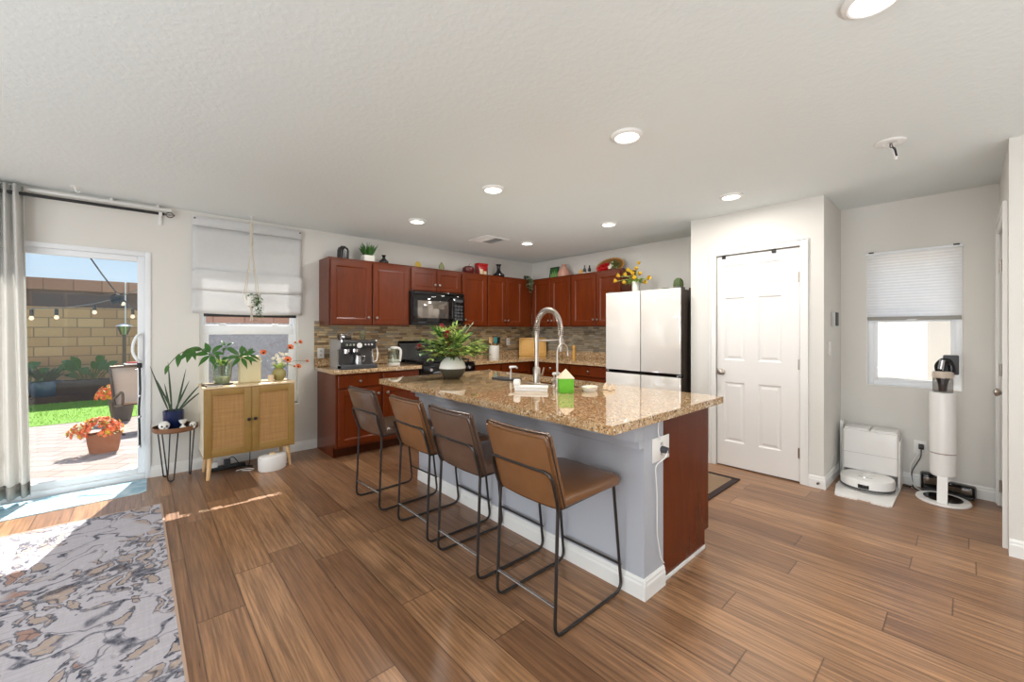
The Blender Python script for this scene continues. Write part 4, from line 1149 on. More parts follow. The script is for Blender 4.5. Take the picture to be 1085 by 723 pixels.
rs = thing('roman_shade', 'white linen roman shade half lowered over the left window', 'window shade', (0, 4.90, 0))
def shade_sheet(name, x0, x1, prof, par=rs, wav=.006):
    bm = BM(); g = []; n = 30
    for i in range(n + 1):
        u = i / n; x = x0 + (x1 - x0) * u
        g.append([bm.verts.new((x, y - wav * math.sin(u * 9 + z * 13) * math.sin(PI * k / (len(prof) - 1)), z - .012 * math.sin(PI * u) * (k == 0))) for k, (y, z) in enumerate(prof)])
    for a, b in zip(g, g[1:]):
        for k in range(len(prof) - 1): bm.faces.new([a[k], b[k], b[k + 1], a[k + 1]])
    o = obj(name, bm, SHADEF, par); md_ = o.modifiers.new('thickness', 'SOLIDIFY'); md_.thickness = .003
    return o
shade_sheet('upper_panel', .356, 1.298, [(-.024, 1.86), (-.030, 1.95), (-.028, 2.05), (-.024, 2.15), (-.022, 2.25), (-.022, 2.31)])
shade_sheet('fold', .349, 1.300, [(-.040, 1.70), (-.062, 1.74), (-.066, 1.80), (-.058, 1.86), (-.040, 1.893), (-.028, 1.890)])
shade_sheet('lower_panel', .352, 1.300, [(-.034, 1.482), (-.046, 1.53), (-.050, 1.60), (-.046, 1.66), (-.038, 1.706)])
bm = BM(); box(bm, .356, 1.298, -.036, -.002, 2.312, 2.398, .006); obj('headboard', bm, SHADEF, rs)
for xx in (.372, 1.282): bm = BM(); ball(bm, (xx, -.036, 2.375), .008); obj('screw_head', bm, DGREY, rs)
bm = BM(); box(bm, .44, 1.245, -.030, -.018, 1.450, 1.482, .003); obj('dark_strip', bm, BLACKP, rs)  # dark strip along the lower edge of the cloth
bm = BM()
for z in (2.312, 1.893, 1.706): box(bm, .356, 1.298, -.042 if z > 2 else -.044, -.030, z - .004, z + .004, .002)
obj('seam', bm, SHADEF, rs)
cs = thing('cellular_shade', 'white cellular shade half lowered in the small window', 'window shade', (4.87, 0, 0))
bm = BM(); box(bm, -.030, -.002, F0 - .008, F1 + .008, 1.985, 2.005, .003); obj('headrail', bm, VINYL, cs)
for yy in (F0 + .03, F1 - .03): bm = BM(); box(bm, -.034, -.004, yy - .018, yy + .018, 2.0, 2.012, .003); obj('mounting_clip', bm, GUNM, cs)
bm = BM(); n = 44; rows = []
for k in range(n + 1):
    z = 1.435 + (1.985 - 1.435) * k / n
    rows.append([bm.verts.new((-.010 + (.0022 if k % 2 else 0), y, z)) for y in (F0 + .002, F1 - .002)])
for a, b in zip(rows, rows[1:]): bm.faces.new([a[0], a[1], b[1], b[0]])
o = obj('pleats', bm, CELLF, cs, False)
bm = BM(); box(bm, -.024, .0, F0 + .002, F1 - .002, 1.405, 1.436, .005); br = obj('bottom_rail', bm, plain('taupe rail', C(152, 150, 142), .4), cs)
bm = BM(); box(bm, -.034, -.022, .29, .35, 1.397, 1.412, .003); obj('tab', bm, VINYL, br)

# ---------------------------------------------------------------- hanging planter
hp = thing('macrame_hanger', 'cream macrame plant hanger with trailing pot before the shade', 'plant hanger', (.805, 4.72, 0))
bm = BM(); lathe(bm, [(0, CZ), (.025, CZ), (.025, CZ - .004), (.006, CZ - .008), (.005, CZ - .03), (0, CZ - .03)], 14); obj('ceiling_hook', bm, TRIM, hp)
bm = BM()
tube(bm, [(0, 0, CZ - .02), (0, 0, 2.36)], .006, 6)
for k in range(3):
    a0 = 2 * PI * k / 3
    tube(bm, [(.011 * math.cos(a0 + t * 1.9), .011 * math.sin(a0 + t * 1.9), 2.37 - t * .02) for t in range(12)], .007, 6)
for k in range(4):
    a = PI / 4 + PI / 2 * k; R = .078
    tube(bm, [(.008 * math.cos(a), .008 * math.sin(a), 2.15), (.03 * math.cos(a), .03 * math.sin(a), 1.95), (.034 * math.cos(a), .034 * math.sin(a), 1.915), (R * math.cos(a), R * math.sin(a), 1.672), (R * .97 * math.cos(a), R * .97 * math.sin(a), 1.63), (.03 * math.cos(a), .03 * math.sin(a), 1.548), (0, 0, 1.535)], .0042, 6)
for k in range(4):
    a = PI / 4 + PI / 2 * k; lathe(bm, [(0, -.014), (.008, -.010), (.010, 0), (.008, .010), (0, .014)], 8, (.034 * math.cos(a), .034 * math.sin(a), 1.912))
lathe(bm, [(0, 1.50), (.010, 1.505), (.012, 1.53), (.010, 1.548), (0, 1.55)], 10)
for k in range(7):
    a = 2 * PI * k / 7; tube(bm, [(0, 0, 1.51), (.008 * math.cos(a), .008 * math.sin(a), 1.47), (.012 * math.cos(a), .012 * math.sin(a), 1.41 + .01 * (k % 3))], .0028, 5)
obj('cords', bm, ROPE, hp)
pp = thing('hanging_plant', 'small white pot with trailing greens held in the macrame hanger', 'potted plant', (.805, 4.72, 1.556))
bm = BM(); lathe(bm, [(0, 0), (.050, 0), (.066, .05), (.070, .108), (.064, .108), (.060, .095), (0, .093)], 24); obj('pot', bm, WHITEC, pp)
bm = BM(); lathe(bm, [(0, .094), (.060, .095), (0, .099)], 16); obj('soil', bm, SOIL, pp)
bm = BM(); R_ = random.Random(3)
for k in range(44):
    a = R_.uniform(-2.2, .5); r = R_.uniform(.01, .06); L = R_.uniform(.03, .06)
    leaf(bm, (r * math.cos(a), r * math.sin(a), .098), (math.cos(a), math.sin(a), R_.uniform(.2, 1.2)), (0, 0, 1), L, .022, R_.uniform(.5, 1.8), 4)
for k in range(7):
    a = R_.uniform(-1.7, -.2); x, y = .072 * math.cos(a), .072 * math.sin(a); z = .10; ln = R_.uniform(.10, .24)
    pts = [(x * .8, y * .8, .10), (x, y, .115), (x * 1.18, y * 1.18, .08)] + [(x * 1.2 + .006 * math.sin(i * 2.1 + k), y * 1.2, .08 - ln * i / 5) for i in range(1, 6)]
    tube(bm, pts, .0013, 4)
    for q in pts[2:]:
        for s in (0, 1): leaf(bm, q, (R_.uniform(-1, 1), R_.uniform(-1, .3), -.1), (0, 0, 1), .032, .018, .9, 3)
obj('foliage', bm, LEAF1, pp)

# ---------------------------------------------------------------- sideboard
sb = thing('sideboard', 'olive oak sideboard with two rattan doors below the left window', 'sideboard', (.396, 4.42, 0))
W, D, ZB, ZT = .72, .375, .212, .80
bm = BM(); box(bm, 0, .016, .004, D, ZB, ZT); box(bm, W - .016, W, .004, D, ZB, ZT); box(bm, .016, W - .016, D - .01, D, ZB, ZT); box(bm, .016, W - .016, .02, D - .01, ZB, ZB + .016); obj('carcass', bm, OAKSIDE, sb, False)
bm = BM(); box(bm, -.006, W + .006, -.004, D + .003, ZT, ZT + .018, .005); obj('top', bm, OAKP, sb)
bm = BM(); box(bm, 0, W, 0, .016, ZB - .014, ZB, .002); box(bm, 0, W, .016, D, ZB - .014, ZB, .001); obj('bottom_rail', bm, OAK, sb)
for x0, x1, kx in ((.002, .3585, .335), (.3615, .718, .385)):
    bm = BM(); f = .058
    for b_ in ((x0, x0 + f, ZB, ZT - .002), (x1 - f, x1, ZB, ZT - .002), (x0 + f, x1 - f, ZT - f - .002, ZT - .002), (x0 + f, x1 - f, ZB, ZB + f)): box(bm, b_[0], b_[1], -.004, .016, b_[2], b_[3], .0015)
    dr = obj('door', bm, OAK, sb)
    bm = BM(); box(bm, x0 + f, x1 - f, .003, .009, ZB + f, ZT - f - .002); obj('rattan_panel', bm, RATTAN, dr, False)
    bm = BM(); cknob(bm, kx, .505, -.004); obj('knob', bm, BLACKM, dr)
for xx, yy, sx_, sy_ in ((.055, .06, -.02, -.025), (W - .055, .06, .02, -.025), (.055, D - .05, -.02, .02), (W - .055, D - .05, .02, .02)):
    bm = BM(); tube(bm, [(xx, yy, ZB - .014), (xx + sx_, yy + sy_, 0)], [.022, .013], 16); obj('leg', bm, LEGW, sb)
TOPZ = ZT + .018
# things on the sideboard
bk = thing('book', 'thin dark book lying at the left end of the sideboard', 'book', (.468, 4.52, TOPZ), .15)
bm = BM(); box(bm, -.058, .058, -.075, .075, .002, .012); obj('pages', bm, WHITEC, bk, False)
bm = BM(); box(bm, -.06, .06, -.078, .078, 0, .002); box(bm, -.06, .06, -.078, .078, .012, .0145); box(bm, -.0615, -.058, -.078, .078, 0, .0145); obj('cover', bm, plain('brown book cloth', C(88, 70, 58), .7), bk, False)
gv = thing('glass_pot_plant', 'umbrella plant in a clear ribbed glass pot on the sideboard', 'potted plant', (.552, 4.615, TOPZ))
bm = BM()
prof = [(0, .006), (.058, .006), (.074, .06), (.086, .195), (.083, .195), (.071, .06), (.055, .012), (0, .012)]
lathe(bm, prof, 32); obj('glass_pot', bm, CLEAR, gv)
bm = BM(); lathe(bm, [(0, 0), (.085, 0), (.09, .006), (.06, .006), (0, .005)], 24); obj('saucer', bm, STONEV, gv)
bm = BM(); lathe(bm, [(0, .0125), (.054, .0125), (.066, .05), (.069, .075), (0, .08)], 20); obj('pebbles', bm, plain('pale pebbles', C(186, 186, 162), .6, var=.3, vs=90, bump=.6, bs=110), gv)
def palmate(bm, c, n, L, W, facing, R_, droop=.5):
    c = Vector(c); f = Vector(facing).normalized(); u, w = frame_of(f)
    for k in range(n):
        a = 2 * PI * k / n + R_.uniform(-.15, .15)
        d = (u * math.cos(a) + w * math.sin(a)) * 1.0 + f * .25
        leaf(bm, c + d * .016, d, f, L * R_.uniform(.8, 1.15), W * .8 * R_.uniform(.9, 1.1), droop, 7, .18, point=1.25); tube(bm, [c, c + d * .02], .0016, 4)
R_ = random.Random(11); st = BM(); lv = BM()
base = Vector((0, 0, .07))
for tgt, n, L, W_, fc_ in (((-.098, -.135, .285), 6, .125, .052, (-.3, -.8, .6)), ((.128, -.14, .255), 7, .135, .055, (.15, -.85, .6)), ((.03, .03, .34), 5, .08, .034, (0, -.6, .8)), ((.185, -.09, .275), 5, .11, .045, (.4, -.7, .6)), ((-.02, -.04, .22), 5, .075, .035, (-.2, -.8, .4))):
    p = Vector(tgt); m_ = base.lerp(p, .5) + Vector((-p.x * .25, -p.y * .2, .07))
    tube(st, rounded([base, m_, p], .2, 6), .0032, 6); palmate(lv, p, n, L, W_, fc_, R_)
# the long arching stem with a split leaf to the left
arcp = [base, Vector((-.06, -.02, .24)), Vector((-.15, -.06, .33)), Vector((-.23, -.1, .345)), Vector((-.315, -.13, .30)), Vector((-.385, -.14, .21)), Vector((-.40, -.14, .14))]
tube(st, rounded(arcp, .09, 4), .003, 6)
for p, d, L, W_ in ((arcp[2], (.35, -.75, -.1), .11, .05), (arcp[2], (-1, -.2, .12), .12, .045), (arcp[3], (-.3, -.4, -1), .13, .05), (arcp[3], (-.7, -.2, -.8), .13, .045), (arcp[4], (-.1, -.3, -1), .11, .04), (arcp[5], (-.3, -.1, -1), .08, .03), (arcp[3], (.25, -.4, -.9), .11, .04)):
    leaf(lv, p, d, (0, -1, .4), L, W_, .25, 6, .15)
obj('stems', st, LEAF4, gv); obj('foliage', lv, LEAF1, gv)
o = BM()
for k in range(26):
    a = R_.uniform(0, 2 * PI); r = R_.uniform(0, .05)
    leaf(o, (r * math.cos(a), r * math.sin(a), .17), (math.cos(a), math.sin(a), 1.4), (0, 0, 1), R_.uniform(.06, .13), .018, .4, 4)
obj('inner_leaves', o, LEAF2, gv)
cp = thing('cream_canister', 'square cream planter box standing mid sideboard', 'planter', (.775, 4.635, TOPZ), math.radians(0))
bm = BM(); box(bm, -.088, .088, -.05, .05, 0, .245, .012, 3); obj('body', bm, CREAM, cp)
bm = BM(); box(bm, -.078, .078, -.04, .04, .2455, .252, .003); obj('lid', bm, OAKP, cp)
ov = thing('round_vase', 'round olive vase at the right end of the sideboard', 'vase', (1.025, 4.625, TOPZ))
bm = BM(); lathe(bm, [(0, 0), (.035, 0), (.058, .03), (.066, .062), (.055, .098), (.034, .115), (.036, .124), (.030, .124), (.029, .114), (.048, .095), (.057, .062), (.05, .034), (.03, .008), (0, .008)], 28); obj('body', bm, OLIVEC, ov)
cg = thing('votive_cup', 'small tan votive cup beside the round olive vase', 'candle holder', (.938, 4.555, TOPZ))
bm = BM(); lathe(bm, [(0, 0), (.022, 0), (.027, .04), (.026, .062), (.022, .062), (.022, .045), (0, .044)], 18); obj('cup', bm, ROOFP, cg)
bm = BM(); lathe(bm, [(0, .0445), (.0215, .0455), (.0215, .052), (0, .053)], 14); obj('wax', bm, OLIVEC, cg)
fb = thing('poppy_bouquet', 'orange poppies and white blossoms in the round olive vase', 'bouquet', (1.025, 4.625, TOPZ + .10))
def poppy(bm, c, r, face, R_):
    c = Vector(c); f = Vector(face).normalized(); u, w = frame_of(f)
    for k in range(6):
        a = 2 * PI * k / 6 + R_.uniform(-.2, .2); d = u * math.cos(a) + w * math.sin(a) + f * .55
        leaf(bm, c, d, f, r, r * 1.15, -.1, 4, .25, point=.7)
st = BM(); gl = BM(); heads = []
for (x, y, z), r in (((.882 - 1.025, -.03, 1.097 - .918), .036), ((1.118 - 1.025, -.02, 1.141 - .918), .038), ((1.222 - 1.025, .02, 1.192 - .918), .028), ((1.284 - 1.025, .0, .994 - .918), .022), ((1.191 - 1.025, -.03, .945 - .918), .032), ((1.089 - 1.025, -.05, 1.017 - .918), .042), ((.15, .02, .27), .016), ((.13, -.03, .03), .016)):
    heads.append(((x, y, z), r))
    tube(st, rounded([(0, 0, 0), (x * .45, y * .5, z * .65 + .045), (x, y, z)], .1, 5), .0015, 5)
obj('stems', st, LEAF4, fb)
for h_, r in heads:
    bm = BM(); poppy(bm, h_, r, (h_[0] * 1.5, -.9, .5), R_); pf = obj('poppy', bm, ORF, fb)
    bm = BM(); ball(bm, Vector(h_) + Vector((0, -.008, .002)), r * .26); obj('poppy_centre', bm, SOIL, pf)
bm = BM()
for k in range(16):
    a = R_.uniform(0, 2 * PI); r = R_.uniform(.02, .085); c = (r * math.cos(a), r * math.sin(a) - .01, R_.uniform(.045, .16)); poppy(bm, c, .024, (R_.uniform(-.6, .6), -.8, .7), R_)
obj('white_blossoms', bm, WHF, fb)
for k in range(30):
    a = R_.uniform(0, 2 * PI); leaf(gl, (.02 * math.cos(a), .02 * math.sin(a), .02), (math.cos(a), math.sin(a), R_.uniform(.3, 1.6)), (0, 0, 1), R_.uniform(.06, .13), .02, .7, 4)
obj('leaves', gl, LEAF2, fb)
# under the sideboard
hm = thing('humidifier', 'white oval humidifier on the floor under the sideboard', 'humidifier', (.925, 4.43, 0), math.radians(10))
bm = BM(); lathe(bm, [(0, 0), (.112, 0), (.120, .012), (.124, .11), (.118, .132), (.095, .140), (0, .140)], 36, sx=1.0, sy=.78); obj('tank', bm, WHITEP, hm)
bm = BM(); lathe(bm, [(0, .140), (.03, .140), (.026, .150), (.012, .156), (0, .156)], 20); obj('nozzle', bm, OAKP, hm)
ps = thing('power_strip', 'black power strip with adapters under the sideboard', 'power strip', (.60, 4.72, 0), .02)
bm = BM(); box(bm, -.15, .15, -.03, .03, 0, .035, .006); obj('body', bm, BLACKP, ps)
bm = BM(); box(bm, -.12, -.07, -.025, .025, .035, .085, .006); obj('white_adapter', bm, WHITEP, ps)
bm = BM(); box(bm, -.02, .03, -.025, .025, .035, .09, .006); obj('black_adapter', bm, DGREY, ps)
cb = thing('cable', 'tangle of dark and white cables under the sideboard', 'cable', (0, 0, 0))
bm = BM(); tube(bm, rounded([(.61, 4.70, .09), (.64, 4.62, .14), (.70, 4.60, .03), (.82, 4.62, .004), (.74, 4.72, .004)], .06, 5), .004, 6); tube(bm, rounded([(.80, 4.79, .20), (.79, 4.70, .12), (.77, 4.62, .02), (.70, 4.66, .004)], .05, 5), .004, 6); obj('dark_cable', bm, BLACKP, cb)
bm = BM(); tube(bm, rounded([(.70, 4.55, .004), (.76, 4.50, .004), (.80, 4.53, .004), (.74, 4.60, .004), (.66, 4.58, .004)], .05, 5), .003, 6); tube(bm, rounded([(1.02, 4.50, .004), (1.07, 4.53, .004), (1.12, 4.60, .004)], .03), .003, 6); obj('white_cable', bm, WHITEP, cb)

# ---------------------------------------------------------------- side table with hairpin legs
tc = Vector((.226, 4.735, 0)); TZ = .455
stb = thing('side_table', 'round walnut tray side table on black hairpin legs', 'side table', tc)
bm = BM(); lathe(bm, [(0, TZ - .03), (.148, TZ - .03), (.160, TZ - .018), (.160, TZ + .014), (.154, TZ + .014), (.152, TZ - .012), (0, TZ - .012)], 48); obj('tray_top', bm, WALNUT, stb)
bm = BM(); lathe(bm, [(0, TZ - .0115), (.150, TZ - .0115), (.150, TZ - .010), (0, TZ - .010)], 40); obj('tray_inlay', bm, BLACKM, stb)
for a in (math.radians(250), math.radians(10), math.radians(128)):
    rad = Vector((math.cos(a), math.sin(a), 0)); tg = Vector((-rad.y, rad.x, 0))
    top = rad * .122; bot = rad * .104
    A, B = top + tg * .055, top - tg * .055
    z = Vector((0, 0, 1))
    bm = BM(); tube(bm, [A + z * (TZ - .03)] + rounded([A + z * (TZ - .04), bot + tg * .020 + z * .006, bot - tg * .020 + z * .006, B + z * (TZ - .04)], .03, 6) + [B + z * (TZ - .03)], .0052, 8)
    obj('leg', bm, BLACKM, stb)
SZ = TZ - .010
bp = thing('snake_plant', 'slender snake plant in a cobalt glazed pot on the tray table', 'potted plant', (tc.x - .012, tc.y + .04, SZ))
bm = BM(); lathe(bm, [(0, 0), (.068, 0), (.073, .01), (.076, .15), (.070, .155), (.066, .14), (0, .138)], 30); obj('pot', bm, COBALT, bp)
bm = BM(); lathe(bm, [(0, .1385), (.066, .139), (0, .144)], 16); obj('soil', bm, SOIL, bp)
bm = BM()
for x, y, dx, dy, L, b_ in ((-.03, 0, -.32, .05, .42, -.1), (-.01, .02, -.06, 0, .46, .05), (.02, -.01, .17, 0, .40, .08), (.03, .01, .62, -.1, .34, .25), (0, -.02, -.42, -.1, .30, -.2), (.035, 0, .85, 0, .28, .3), (.01, .03, .38, .1, .30, .1), (-.02, .02, -.16, .1, .26, 0)):
    leaf(bm, (x, y, .14), (dx, dy, 1), (0, -1, .1), L, .013, b_, 8, .3, .001, .8)
obj('leaves', bm, LEAF3, bp)
for nm, lab, x, y, r in (('skull_candle', 'white skull candle at the left of the tray table', -.080, -.080, .040), ('bead_candle', 'small white skull candle at the right of the tray table', .115, -.085, .027)):
    t = thing(nm if nm == 'skull_candle' else 'skull_candle', lab, 'candle', (tc.x + x, tc.y + y, SZ))
    bm = BM(); ball(bm, (0, 0, r * 1.15), r, 1.0, 1.1, .98); box(bm, -r * .62, r * .62, -r * .95, r * .3, 0, r * .7, r * .2, 2); obj('skull', bm, WHITEC, t)
    bm = BM()
    for s in (-1, 1): ball(bm, (s * r * .36, -r * .95, r * 1.15), r * .24, 1, .5, 1, 10)
    ball(bm, (0, -r * 1.03, r * .75), r * .13, 1, .5, 1.2, 8); obj('eye_sockets', bm, DGREY, t)
hg = thing('hourglass', 'small white hourglass between the skull candles', 'hourglass', (tc.x + .045, tc.y - .11, SZ))
bm = BM(); lathe(bm, [(0, 0), (.030, 0), (.030, .006), (0, .006)], 20); lathe(bm, [(0, .078), (.030, .078), (.030, .084), (0, .084)], 20); obj('end_caps', bm, WHITEP, hg)
bm = BM(); lathe(bm, [(.0, .006), (.026, .008), (.024, .02), (.005, .042), (.024, .064), (.026, .076), (0, .078)], 20); obj('bulb', bm, WHITEC, hg)

# ---------------------------------------------------------------- rugs
dmt = thing('door_mat', 'pale blue mat inside the sliding door', 'mat', (0, 0, 0))
bm = BM(); prism(bm, [(-1.05, 4.44), (.0, 4.47), (.03, 4.49), (.036, 4.87), (-1.05, 4.87)], 0, .006); obj('mat', bm, DMAT, dmt, False)
rg_ = thing('area_rug', 'large ivory rug with blue and tan floral scrolls', 'rug', (0, 0, 0))
bm = BM(); prism(bm, [(-2.6, 4.115), (.105, 4.075), (.128, 1.0), (-2.6, 1.0)], 0, .009); obj('pile', bm, RUG, rg_, False)
bm = BM(); prism(bm, [(.105, 4.075), (.128, 1.0), (.138, 1.0), (.116, 4.086)], 0, .010); prism(bm, [(-2.6, 4.115), (.105, 4.075), (.116, 4.086), (-2.6, 4.126)], 0, .010); obj('binding', bm, RUGB, rg_, False)

# ---------------------------------------------------------------- countertop things
es = thing('espresso_machine', 'stainless espresso machine on the counter beside the window', 'espresso machine', (1.515, 4.30, .91))
W, D = .385, .33
bm = BM()
prism(bm, [(0.0, .0), (D, 0.0), (D, .305), (.0, .305), (-.01, .29), (.01, .215), (.10, .20), (.10, .05), (.0, .045)], 0, .016, 'x'); obj('side_panel', bm, STEEL, es, False); bm = BM()
prism(bm, [(0.0, .0), (D, 0.0), (D, .305), (.0, .305), (-.01, .29), (.01, .215), (.10, .20), (.10, .05), (.0, .045)], W - .016, W, 'x'); obj('side_panel', bm, STEEL, es, False)
bm = BM(); box(bm, .016, W - .016, .10, D, .03, .30); box(bm, .016, W - .016, .012, D, .21, .30, .004); obj('body', bm, plain('dark steel', C(92, 90, 90), .3, .8), es)
bm = BM(); box(bm, .018, W - .018, -.004, .014, .212, .292, .004); pn = obj('control_panel', bm, BLACKP, es)
bm = BM(); M = Matrix.Translation((W / 2, -.004, .248)) @ Matrix.Rotation(PI / 2, 4, 'X'); lathe(bm, [(0, 0), (.028, 0), (.027, .008), (.022, .009), (0, .009)], 22, mtx=M); obj('pressure_gauge', bm, WHITEP, pn)
for xx in (.06, .095, .13, .255, .29, .325):
    bm = BM(); M = Matrix.Translation((xx, -.004, .255)) @ Matrix.Rotation(PI / 2, 4, 'X'); lathe(bm, [(0, 0), (.011, 0), (.011, .006), (0, .007)], 14, mtx=M); obj('button', bm, CHROME, pn)
bm = BM(); box(bm, .0, W, -.02, .10, 0, .045, .006); obj('drip_tray', bm, DGREY, es)
bm = BM()
for i in range(12): box(bm, .025 + i * .028, .04 + i * .028, -.012, .09, .045, .049)
obj('tray_grid', bm, STEEL, es)
bm = BM(); lathe(bm, [(0, .165), (.034, .165), (.036, .21), (0, .21)], 22, (.17, .05, 0)); lathe(bm, [(0, .165), (.03, .165), (.032, .21), (0, .21)], 20, (.08, .05, 0)); obj('group_head', bm, CHROME, es)
bm = BM(); lathe(bm, [(0, .148), (.03, .148), (.036, .165), (.036, .178), (0, .178)], 20, (.17, .05, 0)); tube(bm, [(.17, .02, .165), (.16, -.06, .158), (.158, -.10, .154)], [.011, .014, .012], 10); obj('portafilter', bm, BLACKP, es)
bm = BM(); tube(bm, rounded([(.33, .06, .21), (.335, .02, .19), (.35, -.01, .07)], .03), .006, 8); obj('steam_wand', bm, CHROME, es)
bm = BM(); M = Matrix.Translation((W, .1, .25)) @ Matrix.Rotation(PI / 2, 4, 'Y'); lathe(bm, [(0, 0), (.024, 0), (.024, .022), (.018, .026), (0, .026)], 18, mtx=M); obj('steam_dial', bm, BLACKP, es)
bm = BM(); lathe(bm, [(0, .305), (.06, .305), (.075, .34), (.075, .37), (.07, .375), (0, .376)], 24, (.115, .22, 0)); obj('bean_hopper', bm, SMOKE, es)
bm = BM(); tube(bm, rounded([(.37, .20, .28), (.44, .17, .27), (.45, .12, .16), (.41, .06, .07), (.36, .03, .07)], .06, 6), .0055, 8); obj('milk_hose', bm, WHITEP, es)
mj = thing('milk_jug', 'small steel milk jug on the espresso machine tray', 'jug', (1.515 + .20, 4.345, .91 + .0492))
bm = BM(); lathe(bm, [(0, 0), (.037, 0), (.039, .03), (.031, .075), (.034, .095), (.032, .095), (.029, .075), (.036, .03), (0, .004)], 24); obj('body', bm, STEEL, mj)
bm = BM(); tube(bm, rounded([(.033, 0, .085), (.065, 0, .08), (.065, 0, .03), (.038, 0, .022)], .02), .005, 8); obj('handle', bm, STEEL, mj)
gj = thing('glass_jar', 'stacked clear glass cups on top of the espresso machine', 'glass', (1.515 + .31, 4.50, .91 + .305))
bm = BM(); lathe(bm, [(0, 0), (.03, 0), (.038, .05), (.035, .05), (.028, .004), (0, .004)], 18); lathe(bm, [(0, .052), (.03, .052), (.038, .10), (.035, .10), (.028, .056), (0, .056)], 18); obj('cups', bm, CLEAR, gj)
tmp_ = thing('coffee_tamper', 'black coffee tamper lying at the left of the machine top', 'tamper', (1.515 + .055, 4.36, .91 + .305))
bm = BM(); rod(bm, (-.03, 0, .026), (0, 0, .026), .026, n=20); obj('base', bm, STEEL, tmp_)
bm = BM(); tube(bm, [(0, 0, .026), (.03, 0, .024), (.07, 0, .022)], [.010, .014, .017], 12); obj('handle', bm, BLACKP, tmp_)
kt = thing('kettle', 'white handled glass kettle on its base beside the range', 'kettle', (2.255, 4.63, .91), math.radians(-10))
bm = BM(); lathe(bm, [(0, 0), (.074, 0), (.076, .014), (.066, .02), (0, .02)], 28); obj('power_base', bm, WHITEP, kt)
bm = BM(); lathe(bm, [(.0, .021), (.066, .021), (.070, .04), (.056, .14), (.047, .188), (.044, .188), (.053, .14), (.067, .04), (.063, .024), (0, .024)], 28); obj('glass_body', bm, CLEAR, kt)
bm = BM(); lathe(bm, [(0, .0245), (.062, .025), (.068, .045), (.065, .06), (0, .061)], 26); obj('base_collar', bm, WHITEP, kt)
bm = BM(); lathe(bm, [(0, .191), (.044, .191), (.038, .203), (.012, .208), (.012, .216), (0, .218)], 22); obj('lid', bm, WHITEP, kt)
bm = BM(); tube(bm, rounded([(-.03, 0, .198), (.05, 0, .197), (.086, 0, .17), (.082, 0, .09), (.070, 0, .03)], .03, 5), .0165, 10); obj('handle', bm, WHITEP, kt)
bm = BM(); tube(bm, [(-.040, 0, .172), (-.062, 0, .186)], [.014, .008], 10); obj('spout', bm, WHITEP, kt)
cr = thing('utensil_crock', 'white utensil crock on the counter right of the range', 'crock', (3.895, 4.72, .91))
bm = BM(); lathe(bm, [(0, 0), (.074, 0), (.078, .01), (.078, .178), (.072, .182), (.070, .17), (.070, .02), (0, .018)], 28); obj('crock', bm, WHITEC, cr)
for nm, lab, m_, dx, dy, kind in (('spatula', 'teal silicone spatula in the white crock', TEAL, -.012, -.045, 0), ('wooden_spoon', 'wooden spoon in the white crock', BOARDW, .045, .03, 1), ('turner', 'black turner in the white crock', BLACKP, .055, -.025, 0), ('wooden_spatula', 'pale wooden spatula leaning left in the white crock', LEGW, -.058, .0, 0), ('wooden_fork', 'wooden fork in the white crock', WALNUT, -.01, .055, 1)):
    t = thing(nm, lab, 'utensil', (3.895, 4.72, .932))
    bm = BM(); tube(bm, [(-dx * .6, -dy * .6, 0), (dx, dy, .20)], .006, 8); obj('handle', bm, LEGW if m_ is TEAL else m_, t)
    bm = BM()
    if kind: ball(bm, (dx * 1.15, dy * 1.15, .232), .030, 1, .35, 1.3)
    else: box(bm, dx * 1.15 - .03, dx * 1.15 + .03, dy * 1.15 - .004, dy * 1.15 + .004, .195, .285, .004)
    obj('head', bm, m_, t)
bd = thing('cutting_board', 'large maple cutting board standing across the counter corner', 'cutting board', (4.60, 4.615, .91), math.radians(-45))
M = Matrix.Rotation(math.radians(-9), 4, 'X')
bm = BM(); box(bm, -.215, .215, 0, .02, .002, .295, .006, 2, M); obj('board', bm, BOARDW, bd)
bm = BM()
for b_ in ((-.19, .19, .262, .268), (-.19, .19, .03, .036), (-.19, -.184, .03, .268), (.184, .19, .03, .268)): box(bm, b_[0], b_[1], -.0008, .001, b_[2], b_[3], 0, 1, M)
obj('juice_groove', bm, plain('groove shade wood', C(176, 130, 70), .6), bd)
og = thing('pepper_mill', 'small wooden mill behind the spring faucet on the back counter', 'pepper mill', (4.70, 3.86, .91))
bm = BM(); lathe(bm, [(0, 0), (.03, 0), (.03, .01), (.022, .05), (.026, .11), (.02, .125), (0, .126)], 18); obj('body', bm, BOARDW, og)
bm = BM(); lathe(bm, [(0, .127), (.022, .127), (.027, .15), (.02, .18), (.006, .19), (0, .2)], 18); obj('head', bm, BOARDW, og)
outlet('wall_outlet', 'white outlet on the mosaic between crock and cutting board', (4.315, 4.883, 1.14), 0)
outlet('wall_outlet', 'white outlet with plug on the mosaic near the fridge', (4.853, 3.05, 1.15), -PI / 2)
pg = thing('plug', 'small white plug in the mosaic outlet near the fridge', 'plug', (4.843, 3.05, 1.17))
bm = BM(); box(bm, -.03, 0, -.022, .022, -.025, .03, .006); obj('plug_body', bm, WHITEP, pg)
outlet('wall_outlet', 'white outlet on the mosaic left of the espresso machine', (1.50, 4.883, 1.06), 0)

